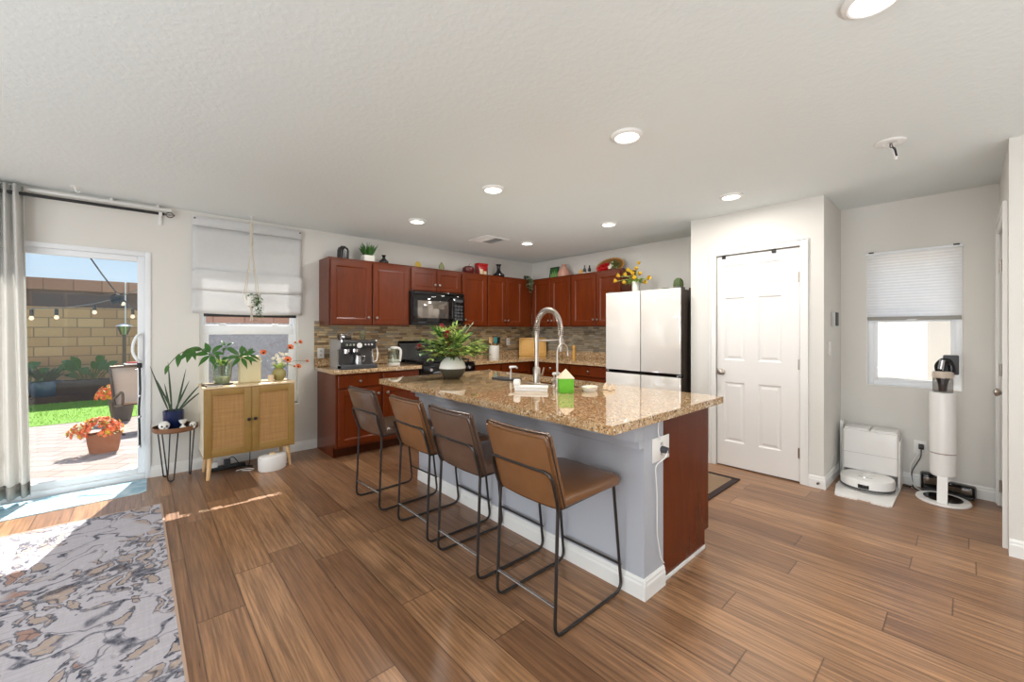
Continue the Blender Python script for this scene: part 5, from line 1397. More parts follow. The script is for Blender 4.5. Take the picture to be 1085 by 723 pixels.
# island vase and bouquet
iv = thing('island_vase', 'round two-tone cream and olive vase on the island', 'vase', (1.945, 2.905, .91))
bm = BM(); lathe(bm, [(0, 0), (.055, 0), (.075, .012), (.100, .05), (.111, .088), (.111, .0885), (0, .0886)], 36); obj('lower_glaze', bm, STONEV, iv)
bm = BM(); lathe(bm, [(.111, .0886), (.111, .098), (.100, .135), (.076, .165), (.058, .176), (.056, .182), (.050, .182), (.05, .174), (.07, .16), (.09, .13), (.1, .097), (.098, .0887)], 36); obj('upper_glaze', bm, WHITEC, iv)
ib = thing('island_bouquet', 'bushy green bouquet with crimson blooms in the island vase', 'bouquet', (1.945, 2.905, .91 + .16))
R_ = random.Random(21)
st = BM(); l1 = BM(); l2 = BM(); tips = []
N = 95
for k in range(N):
    az = 2 * PI * (k * .618) + R_.uniform(-.2, .2); el = R_.uniform(-.05, 1.25)
    Lb = R_.uniform(.16, .29) * (1.05 if el < .5 else .95)
    d = Vector((math.cos(az) * math.cos(el), math.sin(az) * math.cos(el), math.sin(el)))
    p0 = Vector((.02 * math.cos(az), .02 * math.sin(az), 0)); p1 = p0 + d * Lb * .5 + Vector((0, 0, .06)); p2 = p0 + d * Lb + Vector((0, 0, .035))
    pts = rounded([p0, Vector((p0.x * 1.4, p0.y * 1.4, .03)), p1, p2], .15, 4); tube(st, pts, .0016, 5)
    tips.append(p2)
    tgt = l1 if k % 4 == 0 else l2
    dirv = (p2 - p1).normalized()
    for i in range(9):
        t = .25 + .75 * i / 8; q = p1.lerp(p2, (t - .25) / .75) if t > .3 else p0.lerp(p1, .75)
        s = dirv.cross(Vector((0, 0, 1))).normalized() * (1 if i % 2 else -1)
        leaf(tgt if R_.random() < .8 else l1, q, dirv * .8 + s + Vector((0, 0, R_.uniform(-.2, .5))), (0, 0, 1), R_.uniform(.045, .072), R_.uniform(.026, .036), R_.uniform(.1, .8), 4, .2)
    leaf(tgt, p2, dirv, (0, 0, 1), .06, .016, .2, 4, .2)
for k in range(24):
    az = R_.uniform(0, 2 * PI); leaf(l1, (.04 * math.cos(az), .04 * math.sin(az), .02), (math.cos(az), math.sin(az), .25), (0, 0, 1), R_.uniform(.09, .14), .018, 1.1, 5, .2)
obj('stems', st, LEAF4, ib); obj('dark_leaves', l1, LEAF1, ib); obj('bright_leaves', l2, LEAF2, ib)
RT = Vector((math.sin(math.radians(47.97)), -math.cos(math.radians(47.97)), 0)); FW = Vector((RT.y * -1, RT.x, 0))
for (u, v, f, r) in ((-.085, .275, -.03, .030), (-.03, .21, -.10, .040), (-.02, .155, -.12, .034), (-.285, .105, .02, .030), (-.05, .19, .03, .03)):
    c = RT * u - FW * -f + Vector((0, 0, v - .0))
    bm = BM()
    for k in range(26):
        a = 2 * PI * k * .618; e_ = -.4 + 1.9 * k / 26
        d = Vector((math.cos(a) * math.cos(e_), math.sin(a) * math.cos(e_), math.sin(e_)))
        leaf(bm, c + d * r * .25, d, (0, 0, 1), r * 1.0, r * .55, .5, 3, .3)
    tube(bm, [c * .2, c], .0016, 5)
    obj('crimson_bloom', bm, REDF, ib)
bm = BM()
for (u, v) in ((.10, .27), (.16, .29)):
    c = RT * u + Vector((0, 0, v)); tube(bm, [c * .25, c * .6 + Vector((0, 0, .03)), c], .002, 5)
    for i in range(8):
        q = (c * .6 + Vector((0, 0, .03))).lerp(c, i / 7); leaf(bm, q, Vector((1 if i % 2 else -1, .2, 1.2)), (0, 0, 1), .04, .016, .1, 3)
obj('grey_sprigs', bm, mk_leaf('silver sage leaf', C(128, 136, 104), C(166, 172, 138)), ib)

# ---------------------------------------------------------------- things on top of the cabinets
CT = U1 + .0125
lt = thing('lantern', 'black ribbed lantern jar at the left end of the cabinet top', 'lantern', (1.69, 4.72, CT))
bm = BM(); lathe(bm, [(0, 0), (.058, 0), (.060, .01), (.060, .115), (.052, .135), (.03, .150), (.028, .156), (0, .158)], 10); obj('body', bm, BLACKC, lt, False)
bm = BM()
for k in range(10):
    a = 2 * PI * (k + .5) / 10; tube(bm, [(.0585 * math.cos(a), .0585 * math.sin(a), .012), (.0585 * math.cos(a), .0585 * math.sin(a), .112)], .004, 5)
obj('ribs', bm, DGREY, lt)
gp = thing('grass_plant', 'grassy plant in a square white pot on the cabinet top', 'potted plant', (1.968, 4.715, CT))
bm = BM()
prism(bm, [(-.062, -.062), (.062, -.062), (.062, .062), (-.062, .062)], 0, .08); bmesh.ops.bevel(bm, geom=list(bm.edges), offset=.004, segments=2, affect='EDGES'); obj('pot', bm, WHITEC, gp)
bm = BM(); R_ = random.Random(5)
for k in range(70):
    a = R_.uniform(0, 2 * PI); r = R_.uniform(0, .05); leaf(bm, (r * math.cos(a), r * math.sin(a), .078), (math.cos(a) * R_.uniform(.1, .8), math.sin(a) * R_.uniform(.1, .8), 1), (0, -1, 0), R_.uniform(.10, .17), .012, R_.uniform(-.1, .4), 5, .3, .0008)
obj('blades', bm, LEAF2 if False else LEAF1, gp)
bt = thing('decanter', 'small dark glass decanter on the cabinet top', 'bottle', (2.172, 4.72, CT))
bm = BM(); lathe(bm, [(0, 0), (.05, 0), (.056, .015), (.054, .04), (.022, .07), (.016, .09), (.028, .112), (.025, .112), (.012, .09), (0, .088)], 26); obj('bottle', bm, BLACKC, bt)
yd = thing('egg_ornament', 'yellow egg-shaped plaque leaning above the microwave cabinet', 'ornament', (2.646, 4.74, CT))
bm = BM(); M = Matrix.Translation((0, 0, .046)) @ Matrix.Rotation(math.radians(-10), 4, 'X'); ball2 = BM(); ball(ball2, (0, 0, 0), .046, .95, .28, 1.05, 20); merge(bm, ball2, M); obj('plaque', bm, YELC, yd)
bm = BM(); box(bm, -.025, .025, -.02, .03, 0, .008, .003); obj('foot', bm, WALNUT, yd)
lf = thing('leaf_ornament', 'green pointed leaf plaque above the microwave cabinet', 'ornament', (2.998, 4.74, CT))
bm = BM(); prism(bm, [(0, 0), (.03, .015), (.042, .05), (.030, .085), (0, .128), (-.030, .085), (-.042, .05), (-.03, .015)], -.008, .008, 'y'); obj('leaf', bm, GRNC, lf)
bm = BM(); prism(bm, [(-.003, .008), (.003, .008), (.001, .115), (-.001, .115)], -.010, -.007, 'y'); box(bm, -.025, .025, -.02, .03, 0, .006, .002); obj('vein', bm, YELC, lf)
ap = thing('gourd', 'dark red apple-shaped gourd with stalk on the cabinet top', 'ornament', (3.425, 4.72, CT))
bm = BM(); lathe(bm, [(0, .012), (.03, .0), (.065, .012), (.085, .05), (.082, .085), (.05, .108), (.02, .104), (0, .094)], 28); obj('fruit', bm, DRED, ap)
bm = BM(); tube(bm, [(0, 0, .094), (.008, 0, .125), (.03, 0, .15)], [.006, .004, .005], 7); obj('stalk', bm, WALNUT, ap)
rb = thing('tin_box', 'red and cream decorated tin on the cabinet top', 'box', (3.655, 4.72, CT), math.radians(-8))
bm = BM(); box(bm, -.082, .082, -.05, .05, 0, .145, .006); obj('tin', bm, REDP, rb)
bm = BM(); box(bm, -.086, .086, -.054, .054, .145, .172, .006); obj('lid', bm, REDP, rb)
bm = BM(); box(bm, -.05, .0, -.0515, -.0495, .01, .085, .001); box(bm, .01, .06, -.0515, -.0495, .01, .06, .001); obj('picture_panel', bm, CREAM, rb)
bm = BM(); box(bm, .062, .078, -.0515, -.0495, .0, .12, .001); box(bm, -.08, -.062, -.0515, -.0495, .0, .1, .001); obj('dark_panel', bm, SOIL, rb)
bv = thing('black_vase', 'black bottle-neck vase near the corner of the cabinet top', 'vase', (3.985, 4.72, CT))
bm = BM(); lathe(bm, [(0, 0), (.06, 0), (.088, .02), (.086, .045), (.045, .075), (.026, .11), (.03, .17), (.046, .195), (.042, .196), (.024, .17), (0, .165)], 30); obj('body', bm, BLACKC, bv)
bm = BM(); tube(bm, [(.032 * math.cos(a), .032 * math.sin(a), .07 + 0 * a) for a in [2 * PI * i / 20 for i in range(20)]], .004, 6, True); obj('neck_ring', bm, REDP, bv)
tp_ = thing('trailing_plant', 'small trailing plant hanging over the corner cabinet edge', 'potted plant', (4.50, 4.655, CT))
bm = BM(); lathe(bm, [(0, 0), (.03, 0), (.04, .05), (.036, .05), (0, .045)], 18); obj('pot', bm, DGREY, tp_)
bm = BM(); R_ = random.Random(9)
for k in range(34):
    a = R_.uniform(0, 2 * PI); leaf(bm, (.02 * math.cos(a), .02 * math.sin(a), .048), (math.cos(a), math.sin(a), R_.uniform(-.1, .9)), (0, 0, 1), R_.uniform(.04, .07), .024, 1.0, 4)
for k in range(7):
    a = R_.uniform(3.6, 4.9); dx, dy = math.cos(a), math.sin(a); L = R_.uniform(.08, .20)
    pts = [(0, 0, .05), (dx * .06, dy * .06, .055), (dx * .10 - .0, dy * .115 - .0, .0)] + [(dx * .10 + .008 * math.sin(i + k), dy * .125, -L * i / 4) for i in range(1, 5)]
    tube(bm, pts, .0015, 4)
    for q in pts[2:]: leaf(bm, q, (R_.uniform(-1, 1), -.6, -.3), (0, -1, .3), .04, .024, .4, 3); leaf(bm, q, (R_.uniform(-1, 1), -.6, .3), (0, -1, .3), .035, .022, .6, 3)
obj('foliage', bm, mk_leaf('grey green leaf', C(72, 86, 60), C(116, 126, 92)), tp_)
def on_back(u): return u
pf = thing('picture_frame', 'black framed green leaf print leaning on the corner wall', 'picture', (4.74, 4.30, CT), -PI / 2 )
M = Matrix.Rotation(math.radians(-10), 4, 'X') @ Matrix.Rotation(math.radians(0), 4, 'Z')
bm = BM()
for b_ in ((-.088, .088, 0, .012), (-.088, .088, .178, .19), (-.088, -.074, .012, .178), (.074, .088, .012, .178)): box(bm, b_[0], b_[1], -.008, .008, b_[2], b_[3], .002, 1, M)
obj('frame', bm, BLACKM, pf)
bm = BM(); box(bm, -.076, .076, -.002, .004, .01, .18, 0, 1, M); obj('print', bm, LABELG, pf)
bm = BM()
for k in range(5):
    b2 = BM(); leaf(b2, ((-.05 + k * .025), -.003, .02), (-.2 + k * .12, 0, 1), (0, -1, 0), .13 - abs(k - 2) * .02, .026, 0, 5, .02); merge(bm, b2, M)
obj('leaf_motif', bm, mk_leaf('print leaf', C(120, 168, 92), C(150, 196, 120), 0, .5), pf)
pv = thing('pink_vase', 'pink ceramic jug vase on the back cabinet top', 'vase', (4.70, 4.052, CT))
bm = BM(); lathe(bm, [(0, 0), (.088, 0), (.098, .02), (.094, .07), (.062, .125), (.036, .15), (.032, .17), (.044, .192), (.040, .192), (.026, .17), (0, .16)], 32); obj('body', bm, PINKC, pv)
for k, (y, h, m_, lab) in enumerate(((3.715, .085, BOARDW, 'squat wooden jar left of the dark bottles on the back cabinet'), (3.65, .135, None, 'taller dark bottle with white base on the back cabinet'), (3.565, .12, None, 'shorter dark bottle with white base nearest the wicker basket'))):
    t = thing('wooden_jar' if m_ else 'small_bottle', lab, 'bottle' if not m_ else 'jar', (4.68, y, CT))
    bm = BM()
    if m_: lathe(bm, [(0, 0), (.028, 0), (.03, .05), (.022, .07), (0, h)], 18); obj('body', bm, m_, t)
    else:
        lathe(bm, [(0, 0), (.034, 0), (.034, .028), (0, .029)], 18); obj('base', bm, WHITEC, t)
        bm = BM(); lathe(bm, [(0, .029), (.022, .029), (.022, .075), (.010, .09), (.010, h), (0, h)], 16); obj('bottle', bm, BLACKC, t)
wb = thing('wicker_basket', 'oval wicker basket of red fruit standing on the back cabinet', 'basket', (4.70, 3.27, CT), -PI / 2)
bm = BM(); M = Matrix.Translation((0, .045, .085)) @ Matrix.Rotation(math.radians(66), 4, 'X')
for k in range(6):
    r = .20 - .0 * k
for j, (ra, rz_) in enumerate(((.205, 0), (.20, -.012), (.19, -.024), (.178, -.034), (.164, -.042), (.148, -.048), (.13, -.052), (.11, -.054), (.088, -.055), (.06, -.055), (.03, -.055))):
    b2 = BM(); tube(b2, [(ra * math.cos(2 * PI * i / 40), ra * .52 * math.sin(2 * PI * i / 40), rz_) for i in range(40)], .0085, 6, True); merge(bm, b2, M)
obj('bowl', bm, WICKER, wb)
bm = BM(); b2 = BM(); tube(b2, [(.212 * math.cos(2 * PI * i / 48), .212 * .54 * math.sin(2 * PI * i / 48), .006 * (1 if i % 2 else -1)) for i in range(48)], .012, 7, True); merge(bm, b2, M); obj('rim', bm, mk_wood('golden rim', C(176, 126, 52), C(210, 162, 84), (8, 8, 8)), wb)
R_ = random.Random(13)
k = 0
for i, (x, z, r) in enumerate(((-.13, .03, .030), (-.085, .045, .033), (-.035, .04, .034), (.01, .05, .032), (-.11, .085, .028), (-.055, .095, .030), (-.005, .10, .028), (-.15, .06, .024))):
    lab = 'red fruit in the wicker basket'
    t = obj('red_fruit', BM_ := BM(), REDP) if False else None
    bm = BM(); lathe(bm, [(0, .004 - r), (r * .5, -r * .92), (r, -.1 * r), (r * .8, r * .62), (r * .3, r * .86), (0, r * .74)], 16); tube(bm, [(0, 0, r * .74), (.004, 0, r * 1.15)], .002, 5)
    o = obj('red_fruit', bm, REDP); o.location = (4.70 - .015 + .030 * z / .1 - .012, 3.27 - x, CT + z + .004); tag(o, lab, 'fruit', 'red fruits in the wicker basket')
for i, (x, z) in enumerate(((.06, .05), (.085, .085))):
    bm = BM(); poppy(bm, (0, 0, 0), .045, (-1, 0, .4), R_); o = obj('white_flower', bm, WHF); o.location = (4.665 + .03 * z / .1, 3.27 - x, CT + z); tag(o, 'white paper flower in the wicker basket', 'flower', 'white flowers in the wicker basket')
lf2 = thing('leaf_sprig', 'olive leaves at the right rim of the wicker basket', 'leaves', (4.66, 3.12, CT + .05))
bm = BM()
for k in range(16): leaf(bm, (0, R_.uniform(-.04, .04), R_.uniform(-.02, .05)), (R_.uniform(-.6, .1), R_.uniform(-1, .6), R_.uniform(-.2, 1)), (-1, 0, .3), .07, .028, .3, 4)
obj('leaves', bm, LEAF4, lf2)
# on the refrigerator
FT = 1.757
tv = thing('tulip_vase', 'cream cylinder vase on top of the fridge', 'vase', (4.40, 2.665, FT - .0115))
bm = BM(); lathe(bm, [(0, 0), (.040, 0), (.044, .06), (.046, .155), (.041, .155), (.039, .06), (0, .01)], 24); obj('body', bm, WHITEC, tv)
tb = thing('tulip_bouquet', 'yellow tulips spreading from the vase on the fridge', 'bouquet', (4.40, 2.665, FT + .10))
R_ = random.Random(31); st = BM(); gl = BM(); pts_ = [(-.20, .06), (-.17, .115), (-.10, .12), (-.05, .15), (.01, .11), (.05, .165), (.08, .105), (.14, .06), (.19, .055), (-.13, .04), (.10, .02), (.03, .06), (-.08, .17), (.055, .235)]
for (u, v) in pts_:
    c = Vector((R_.uniform(-.09, .03), -u, v)); tube(st, rounded([(0, 0, 0), (c.x * .4, c.y * .35, v * .55 + .05), c], .1, 5), .0026, 5)
    bm = BM(); f = (c - Vector((0, 0, .0))).normalized(); u_, w_ = frame_of(f)
    for k in range(6):
        a = 2 * PI * k / 6; leaf(bm, c + (u_ * math.cos(a) + w_ * math.sin(a)) * .006, f + (u_ * math.cos(a) + w_ * math.sin(a)) * .5, f, .050, .034, -.1, 4, .3)
    obj('tulip', bm, YELF, tb)
for k in range(60):
    a = R_.uniform(0, 2 * PI); leaf(gl, (.01 * math.cos(a), .01 * math.sin(a), .02), (math.cos(a) * .6, math.sin(a), R_.uniform(.15, 1.0)), (0, 0, 1), R_.uniform(.10, .19), .024, .8, 6, .3)
obj('stems', st, LEAF2, tb); obj('leaves', gl, LEAF2, tb)
cc = thing('cactus', 'round ribbed green cactus ornament on the fridge by the pantry', 'cactus', (4.40, 2.14, FT - .0115))
bm = BM(); b2 = BM(); lathe(b2, [(0, 0), (.034, .0), (.046, .03), (.050, .075), (.044, .12), (.026, .145), (0, .152)], 40)
for v in b2.verts:
    a = math.atan2(v.co.y, v.co.x); k = 1 + .09 * math.cos(10 * a); v.co.x *= k; v.co.y *= k
merge(bm, b2); obj('body', bm, CACTUS, cc, ang=80)
bm = BM()
for k in range(10):
    a = 2 * PI * k / 10
    for z in (.03, .055, .08, .105, .13):
        r = {.03: .051, .055: .053, .08: .054, .105: .052, .13: .042}[z]
        tube(bm, [(r * math.cos(a), r * math.sin(a), z), (r * 1.14 * math.cos(a), r * 1.14 * math.sin(a), z + .004)], .0012, 4)
obj('spines', bm, CREAM, cc)
rk2 = thing('stone_bowl', 'low dark green dish lying left of the cactus on the fridge', 'dish', (4.36, 2.27, FT - .0115))
bm = BM(); lathe(bm, [(0, 0), (.045, 0), (.065, .02), (.06, .035), (.035, .045), (0, .048)], 22); obj('dish', bm, CACTUS, rk2)
wbx = thing('wooden_crate', 'small wooden tray at the pantry side of the fridge top', 'tray', (4.62, 2.02, FT - .0115))
bm = BM()
for b_ in ((-.14, .14, -.04, -.032, 0, .04), (-.14, .14, .032, .04, 0, .04), (-.14, -.132, -.032, .032, 0, .04), (.132, .14, -.032, .032, 0, .04), (-.132, .132, -.032, .032, 0, .006)): box(bm, *b_, .001)
obj('tray', bm, WALNUT, wbx)

# ---------------------------------------------------------------- right end: floor cleaners, switches
th = thing('thermostat', 'black and silver thermostat on the short pantry wall', 'thermostat', (4.53, .80, 1.415))
bm = BM(); box(bm, -.065, .065, -.030, 0, -.065, .065, .006); obj('body', bm, plain('silver plastic', C(186, 186, 184), .4), th)
bm = BM(); box(bm, -.058, .058, -.033, -.029, -.058, .058, .004); obj('screen', bm, BLACKP, th)
bm = BM(); box(bm, -.012, .012, -.022, -.014, -.0665, -.064); obj('status_light', bm, LEDG, th)
sw = thing('light_switch', 'white light switch below the thermostat', 'switch', (4.40, .80, 1.16))
bm = BM(); box(bm, -.037, .037, -.006, 0, -.06, .06, .003); obj('cover_plate', bm, WHITEP, sw)
bm = BM(); box(bm, -.016, .016, -.011, -.005, -.032, .032, .003); obj('rocker', bm, WHITEP, sw)
ds = thing('door_bumper', 'small nickel door stop on the baseboard by the pantry corner', 'door stop', (4.1855, .835, .045))
bm = BM(); M = Matrix.Rotation(-PI / 2, 4, 'Y'); lathe(bm, [(0, 0), (.011, 0), (.011, .003), (.006, .006), (.006, .018), (0, .018)], 12, mtx=M); obj('spring', bm, NICKEL, ds)
bm = BM(); lathe(bm, [(0, .0181), (.008, .0181), (.008, .028), (0, .029)], 12, mtx=M); obj('tip', bm, DGREY, ds)
rd_ = thing('robot_dock', 'white robot vacuum docking tower against the end wall', 'vacuum dock', (4.83, .562, 0), -PI / 2)
# local x -> -Y, local y -> +X (towards the wall), front is -y
bm = BM(); prism(bm, [(-.155, -.70), (-.135, -.715), (-.02, -.715), (-.01, -.69), (.06, -.69), (.07, -.715), (.165, -.715), (.185, -.69), (.19, 0), (-.19, 0), (-.19, -.45)], .0, .010); obj('base_plate', bm, WHITEP, rd_)
bm = BM(); box(bm, -.178, .178, -.235, -.012, .108, .455, .014, 3); tw = obj('tower', bm, WHITEP, rd_)
bm = BM(); box(bm, -.172, -.006, -.222, -.022, .452, .472, .010, 2); box(bm, .006, .172, -.222, -.022, .452, .472, .010, 2); obj('tank_lids', bm, WHITEP, tw)
bm = BM(); box(bm, -.1785, .1785, -.2365, -.2345, .259, .262); obj('seam', bm, plain('pale seam', C(190, 188, 184), .5), tw)
bm = BM(); box(bm, -.178, .178, -.07, -.012, .010, .109, .006); obj('dock_bay', bm, WHITEP, rd_)
bm = BM(); box(bm, -.190, -.172, -.20, -.008, .010, .43, .008); box(bm, .172, .190, -.20, -.008, .010, .40, .008); obj('side_cheek', bm, WHITEP, rd_)
bm = BM(); box(bm, -.222, -.196, -.10, -.07, 0.0, .50, .004)
rl = thing('folded_board', 'slim white board standing between the dock and pantry wall', 'board', (4.83, .562, 0), -PI / 2); obj('board', bm, WHITEP, rl)
rv = thing('robot_vacuum', 'white disc robot vacuum parked in the docking tower', 'robot vacuum', (4.475, .562, .011))
bm = BM(); lathe(bm, [(0, .008), (.155, .008), (.172, .02), (.174, .082), (.168, .096), (.14, .100), (0, .101)], 56); obj('body', bm, WHITEP, rv)
bm = BM(); lathe(bm, [(.1735, .018), (.1755, .02), (.1755, .028), (.1735, .03)], 56); obj('bumper_seam', bm, DGREY, rv)
bm = BM(); lathe(bm, [(0, .101), (.045, .101), (.045, .109), (.04, .111), (0, .111)], 30, (.06, .0, 0)); obj('sensor_turret', bm, WHITEP, rv)
bm = BM(); tube(bm, [(-.055 + .03 * (1 - math.cos(a)) * 0, .05 * math.sin(a), .1015) if False else (-.06 + .022 * math.cos(a * 1.0) * -1, .045 * math.sin(a), .1015) for a in [(-1 + 2 * i / 10) * 1.2 for i in range(11)]], .003, 6); obj('handle_trim', bm, STEEL, rv)
bm = BM()
for i in range(6):
    a = PI + (-.20 + i * .065) ; a2 = a + .066
    P = [(.1757 * math.cos(q), .1757 * math.sin(q)) for q in (a, a2)]
    quad(bm, [(P[0][0], P[0][1], .034), (P[1][0], P[1][1], .034), (P[1][0], P[1][1], .064), (P[0][0], P[0][1], .064)])
o = obj('front_window', bm, BLACKG, rv); md_ = o.modifiers.new('thickness', 'SOLIDIFY'); md_.thickness = .002; md_.offset = 1
bm = BM()
for y in (-.1, .1): rod(bm, (0, y - .012, .0085 + .0), (0, y + .012, .0085), .0085, n=14)
obj('wheel', bm, DGREY, rv)
sv = thing('vacuum_station', 'white charging station and stick vacuum on oval foot', 'vacuum', (4.60, .131, 0))
bm = BM(); lathe(bm, [(0, 0), (.165, 0), (.17, .006), (.165, .016), (0, .018)], 48, sx=1.05, sy=.90); obj('foot_plate', bm, WHITEP, sv)
bm = BM(); lathe(bm, [(.04, .0185), (.115, .0185), (.115, .021), (.04, .021)], 40, (.01, 0, 0), 1.0, .95); obj('foot_inlay', bm, BLACKG, sv)
bm = BM(); prism(bm, [(-.135, .012), (-.118, .012), (-.045, .215), (-.062, .215)], -.028, .028, 'y'); obj('neck', bm, WHITEP, sv)
bm = BM(); lathe(bm, [(0, .190), (.06, .192), (.072, .206), (.074, .368), (0, .368)], 40); obj('lower_drum', bm, WHITEP, sv)
bm = BM(); lathe(bm, [(0, .3685), (.0715, .3685), (.0715, .374), (0, .374)], 40); obj('band', bm, plain('copper band', C(140, 100, 78), .3, .6), sv)
bm = BM(); lathe(bm, [(0, .3745), (.074, .3745), (.074, .830), (.071, .838), (0, .838)], 40); obj('column', bm, WHITEP, sv)
bm = BM(); lathe(bm, [(0, .8385), (.052, .8385), (.057, .845), (.057, .950), (0, .950)], 32); db = obj('dust_bin', bm, SMOKE, sv)
bm = BM(); lathe(bm, [(0, .845), (.022, .845), (.026, .90), (.040, .948), (0, .948)], 20); obj('cyclone_cone', bm, DGREY, db)
bm = BM(); lathe(bm, [(0, .9505), (.056, .9505), (.060, .957), (.058, .992), (.05, 1.0), (0, 1.0)], 32); obj('collar', bm, plain('champagne plastic', C(206, 192, 176), .35), sv)
bm = BM(); tube(bm, rounded([(-.01, .02, .995), (-.015, .028, 1.045), (-.01, .0, 1.085), (.0, -.03, 1.08), (.005, -.045, 1.04), (.0, -.05, .995)], .03, 5), .021, 12); obj('handle', bm, BLACKG, sv)
bm = BM(); tube(bm, [(-.03, .01, 1.02), (-.035, .0, 1.09)], [.020, .016], 12); obj('trigger_grip', bm, STEEL, sv)
bm = BM(); box(bm, .015, .06, -.085, -.0, .975, 1.125, .008); obj('battery_pack', bm, DGREY, sv)
for nm, lab, x, y, rz, h, L in (('brush_head', 'upright black brush head behind the station neck', 4.80, .215, math.radians(-80), .150, .10), ('brush_head', 'long black brush head lying right of the station neck', 4.79, .035, math.radians(-100), .105, .155)):
    bh = thing(nm, lab, 'vacuum brush', (x, y, 0), rz)
    bm = BM(); box(bm, -L / 2, L / 2, -.045, .045, .012, h, .018, 3); obj('brush_housing', bm, BLACKG, bh)
    bm = BM(); M = Matrix.Translation((-L / 2 + .008, -.022, .022)) @ Matrix.Rotation(PI / 2, 4, 'Y'); lathe(bm, [(0, 0), (.022, 0), (.022, L - .016), (0, L - .016)], 18, mtx=M); obj('roller', bm, DGREY, bh)
    bm = BM(); box(bm, -L / 2 + .012, L / 2 - .012, -.047, -.044, h * .45, h * .8, .001); obj('clear_cover', bm, plain('bronze cover', C(92, 78, 66), .15, .3), bh)
outlet('wall_outlet', 'white outlet with dark plug between dock and stick vacuum', (4.869, .268, .332), -PI / 2, w=.08)
p2 = thing('plug', 'black plug with two cords in the outlet by the stick vacuum', 'plug', (4.861, .262, .342))
bm = BM(); box(bm, -.035, 0, -.016, .016, -.02, .02, .005); obj('plug_body', bm, BLACKP, p2)
bm = BM(); tube(bm, rounded([(-.028, 0, -.015), (-.04, .0, -.08), (-.045, .06, -.22), (-.06, .05, -.31), (-.12, .04, -.334), (-.17, -.04, -.334)], .05, 5), .004, 6); tube(bm, rounded([(-.06, .05, -.335), (-.09, .10, -.337), (-.05, .13, -.337), (-.03, .09, -.337), (-.10, .06, -.337)], .03, 4), .004, 6); obj('black_cord', bm, BLACKP, p2)
bm = BM(); tube(bm, rounded([(-.02, .008, -.02), (-.05, .07, -.18), (-.07, .05, -.32), (-.13, .0, -.335), (-.18, -.05, -.335)], .05, 5), .003, 6); obj('white_cord', bm, WHITEP, p2)

# ---------------------------------------------------------------- the yard outside
GZ = -0.06
bm = BM(); box(bm, -6.0, 7.0, 5.062, 8.93, GZ - .1, GZ); struct('patio_floor', bm, PAVER, 'sunlit paver patio outside the sliding door', 'patio')
bm = BM(); box(bm, -6.0, 7.0, 8.93, 11.55, GZ - .1, GZ + .005)
o = obj('lawn', bm, TURF, None, False); tag(o, 'strip of green lawn beyond the patio pavers', 'grass', None, 'stuff')
bm = BM(); R_ = random.Random(77)
for k in range(2600):
    x, y = R_.uniform(-2.4, .6), R_.uniform(8.93, 11.5); a = R_.uniform(0, 2 * PI)
    leaf(bm, (x, y, GZ + .004), (math.cos(a) * .5, math.sin(a) * .5, 1), (math.sin(a), -math.cos(a), 0), R_.uniform(.025, .05), .008, .4, 2, .1)
o = obj('grass_blades', bm, mk_leaf('grass blade', C(84, 126, 30), C(150, 190, 62), .2, .6), None); tag(o, 'short grass blades on the lawn strip', 'grass', None, 'stuff')
bm = BM(); box(bm, -6.0, 7.0, 11.55, 12.5, GZ - .1, .03); box(bm, -6.0, 7.0, 11.52, 11.58, GZ - .1, .07); struct('planting_bed', bm, BARK, 'dark planting bed along the block wall', 'planting bed')
bm = BM(); box(bm, -8.0, 9.0, 12.5, 12.7, GZ - .1, 1.80); struct('wall_garden', bm, BLOCK, 'tan concrete block garden wall', 'wall')
bm = BM(); box(bm, -8.0, 9.0, 12.495, 12.705, 1.80, 2.145); struct('wall_garden_band', bm, BANDB, 'brown band under the cap of the garden wall', 'wall')
bm = BM(); box(bm, -8.0, 9.0, 12.47, 12.73, 2.145, 2.385, .008); struct('wall_garden_cap', bm, CAP, 'reddish block cap of the garden wall', 'wall')
bm = BM(); box(bm, 7.6, 7.8, -4.0, 5.0, GZ - .1, 1.65); struct('wall_neighbour', bm, STUCCOW, 'pale neighbouring wall beyond the small window', 'wall')
bm = BM(); box(bm, 5.0, 7.6, -4.0, 5.0, GZ - .1, GZ); struct('side_yard_floor', bm, plain('pale concrete', C(222, 216, 206), .9, var=.04), 'side yard ground beyond the small window', 'patio')

bm = BM(); box(bm, .75, 3.6, 8.0, 8.2, GZ, 1.44); struct('wall_raised', bm, plain('grey river rock', C(186, 187, 192), .9, var=.55, vs=24, bump=.6, bs=40), 'grey rock face outside the left window', 'wall')
bm = BM(); box(bm, .75, 3.6, 7.97, 8.23, 1.44, 1.95, .006); struct('wall_raised_cap', bm, CAP, 'pink block course outside the left window', 'wall')

def flower_mass(t, c, rx, ry, rz_, n, R_, mats=(('orange_flowers', ORF), ('yellow_flowers', YELF), ('leaves', LEAF2)), lean=(0, 0)):
    for nm, m_ in mats:
        bm = BM(); cnt = n * 2 if nm != 'yellow_flowers' else n // 2
        for k in range(cnt):
            a = R_.uniform(0, 2 * PI); e_ = R_.uniform(-.2, 1.5); s = R_.uniform(.55, 1.0)
            p = Vector((c[0] + rx * math.cos(a) * math.cos(e_) * s, c[1] + ry * math.sin(a) * math.cos(e_) * s, c[2] + rz_ * math.sin(e_) * s))
            p.x += lean[0] * (1 - s * math.sin(max(e_, 0)))  if math.cos(a) < 0 else 0
            d = (p - Vector(c)).normalized()
            if nm == 'leaves': leaf(bm, p - d * .02, d, (0, 0, 1), .05, .022, .5, 3)
            else:
                for q in range(5):
                    aa = 2 * PI * q / 5; u_, w_ = frame_of(d); leaf(bm, p, d * .5 + u_ * math.cos(aa) + w_ * math.sin(aa), d, .030, .026, .2, 2)
        obj(nm, bm, m_, t)
R_ = random.Random(41)
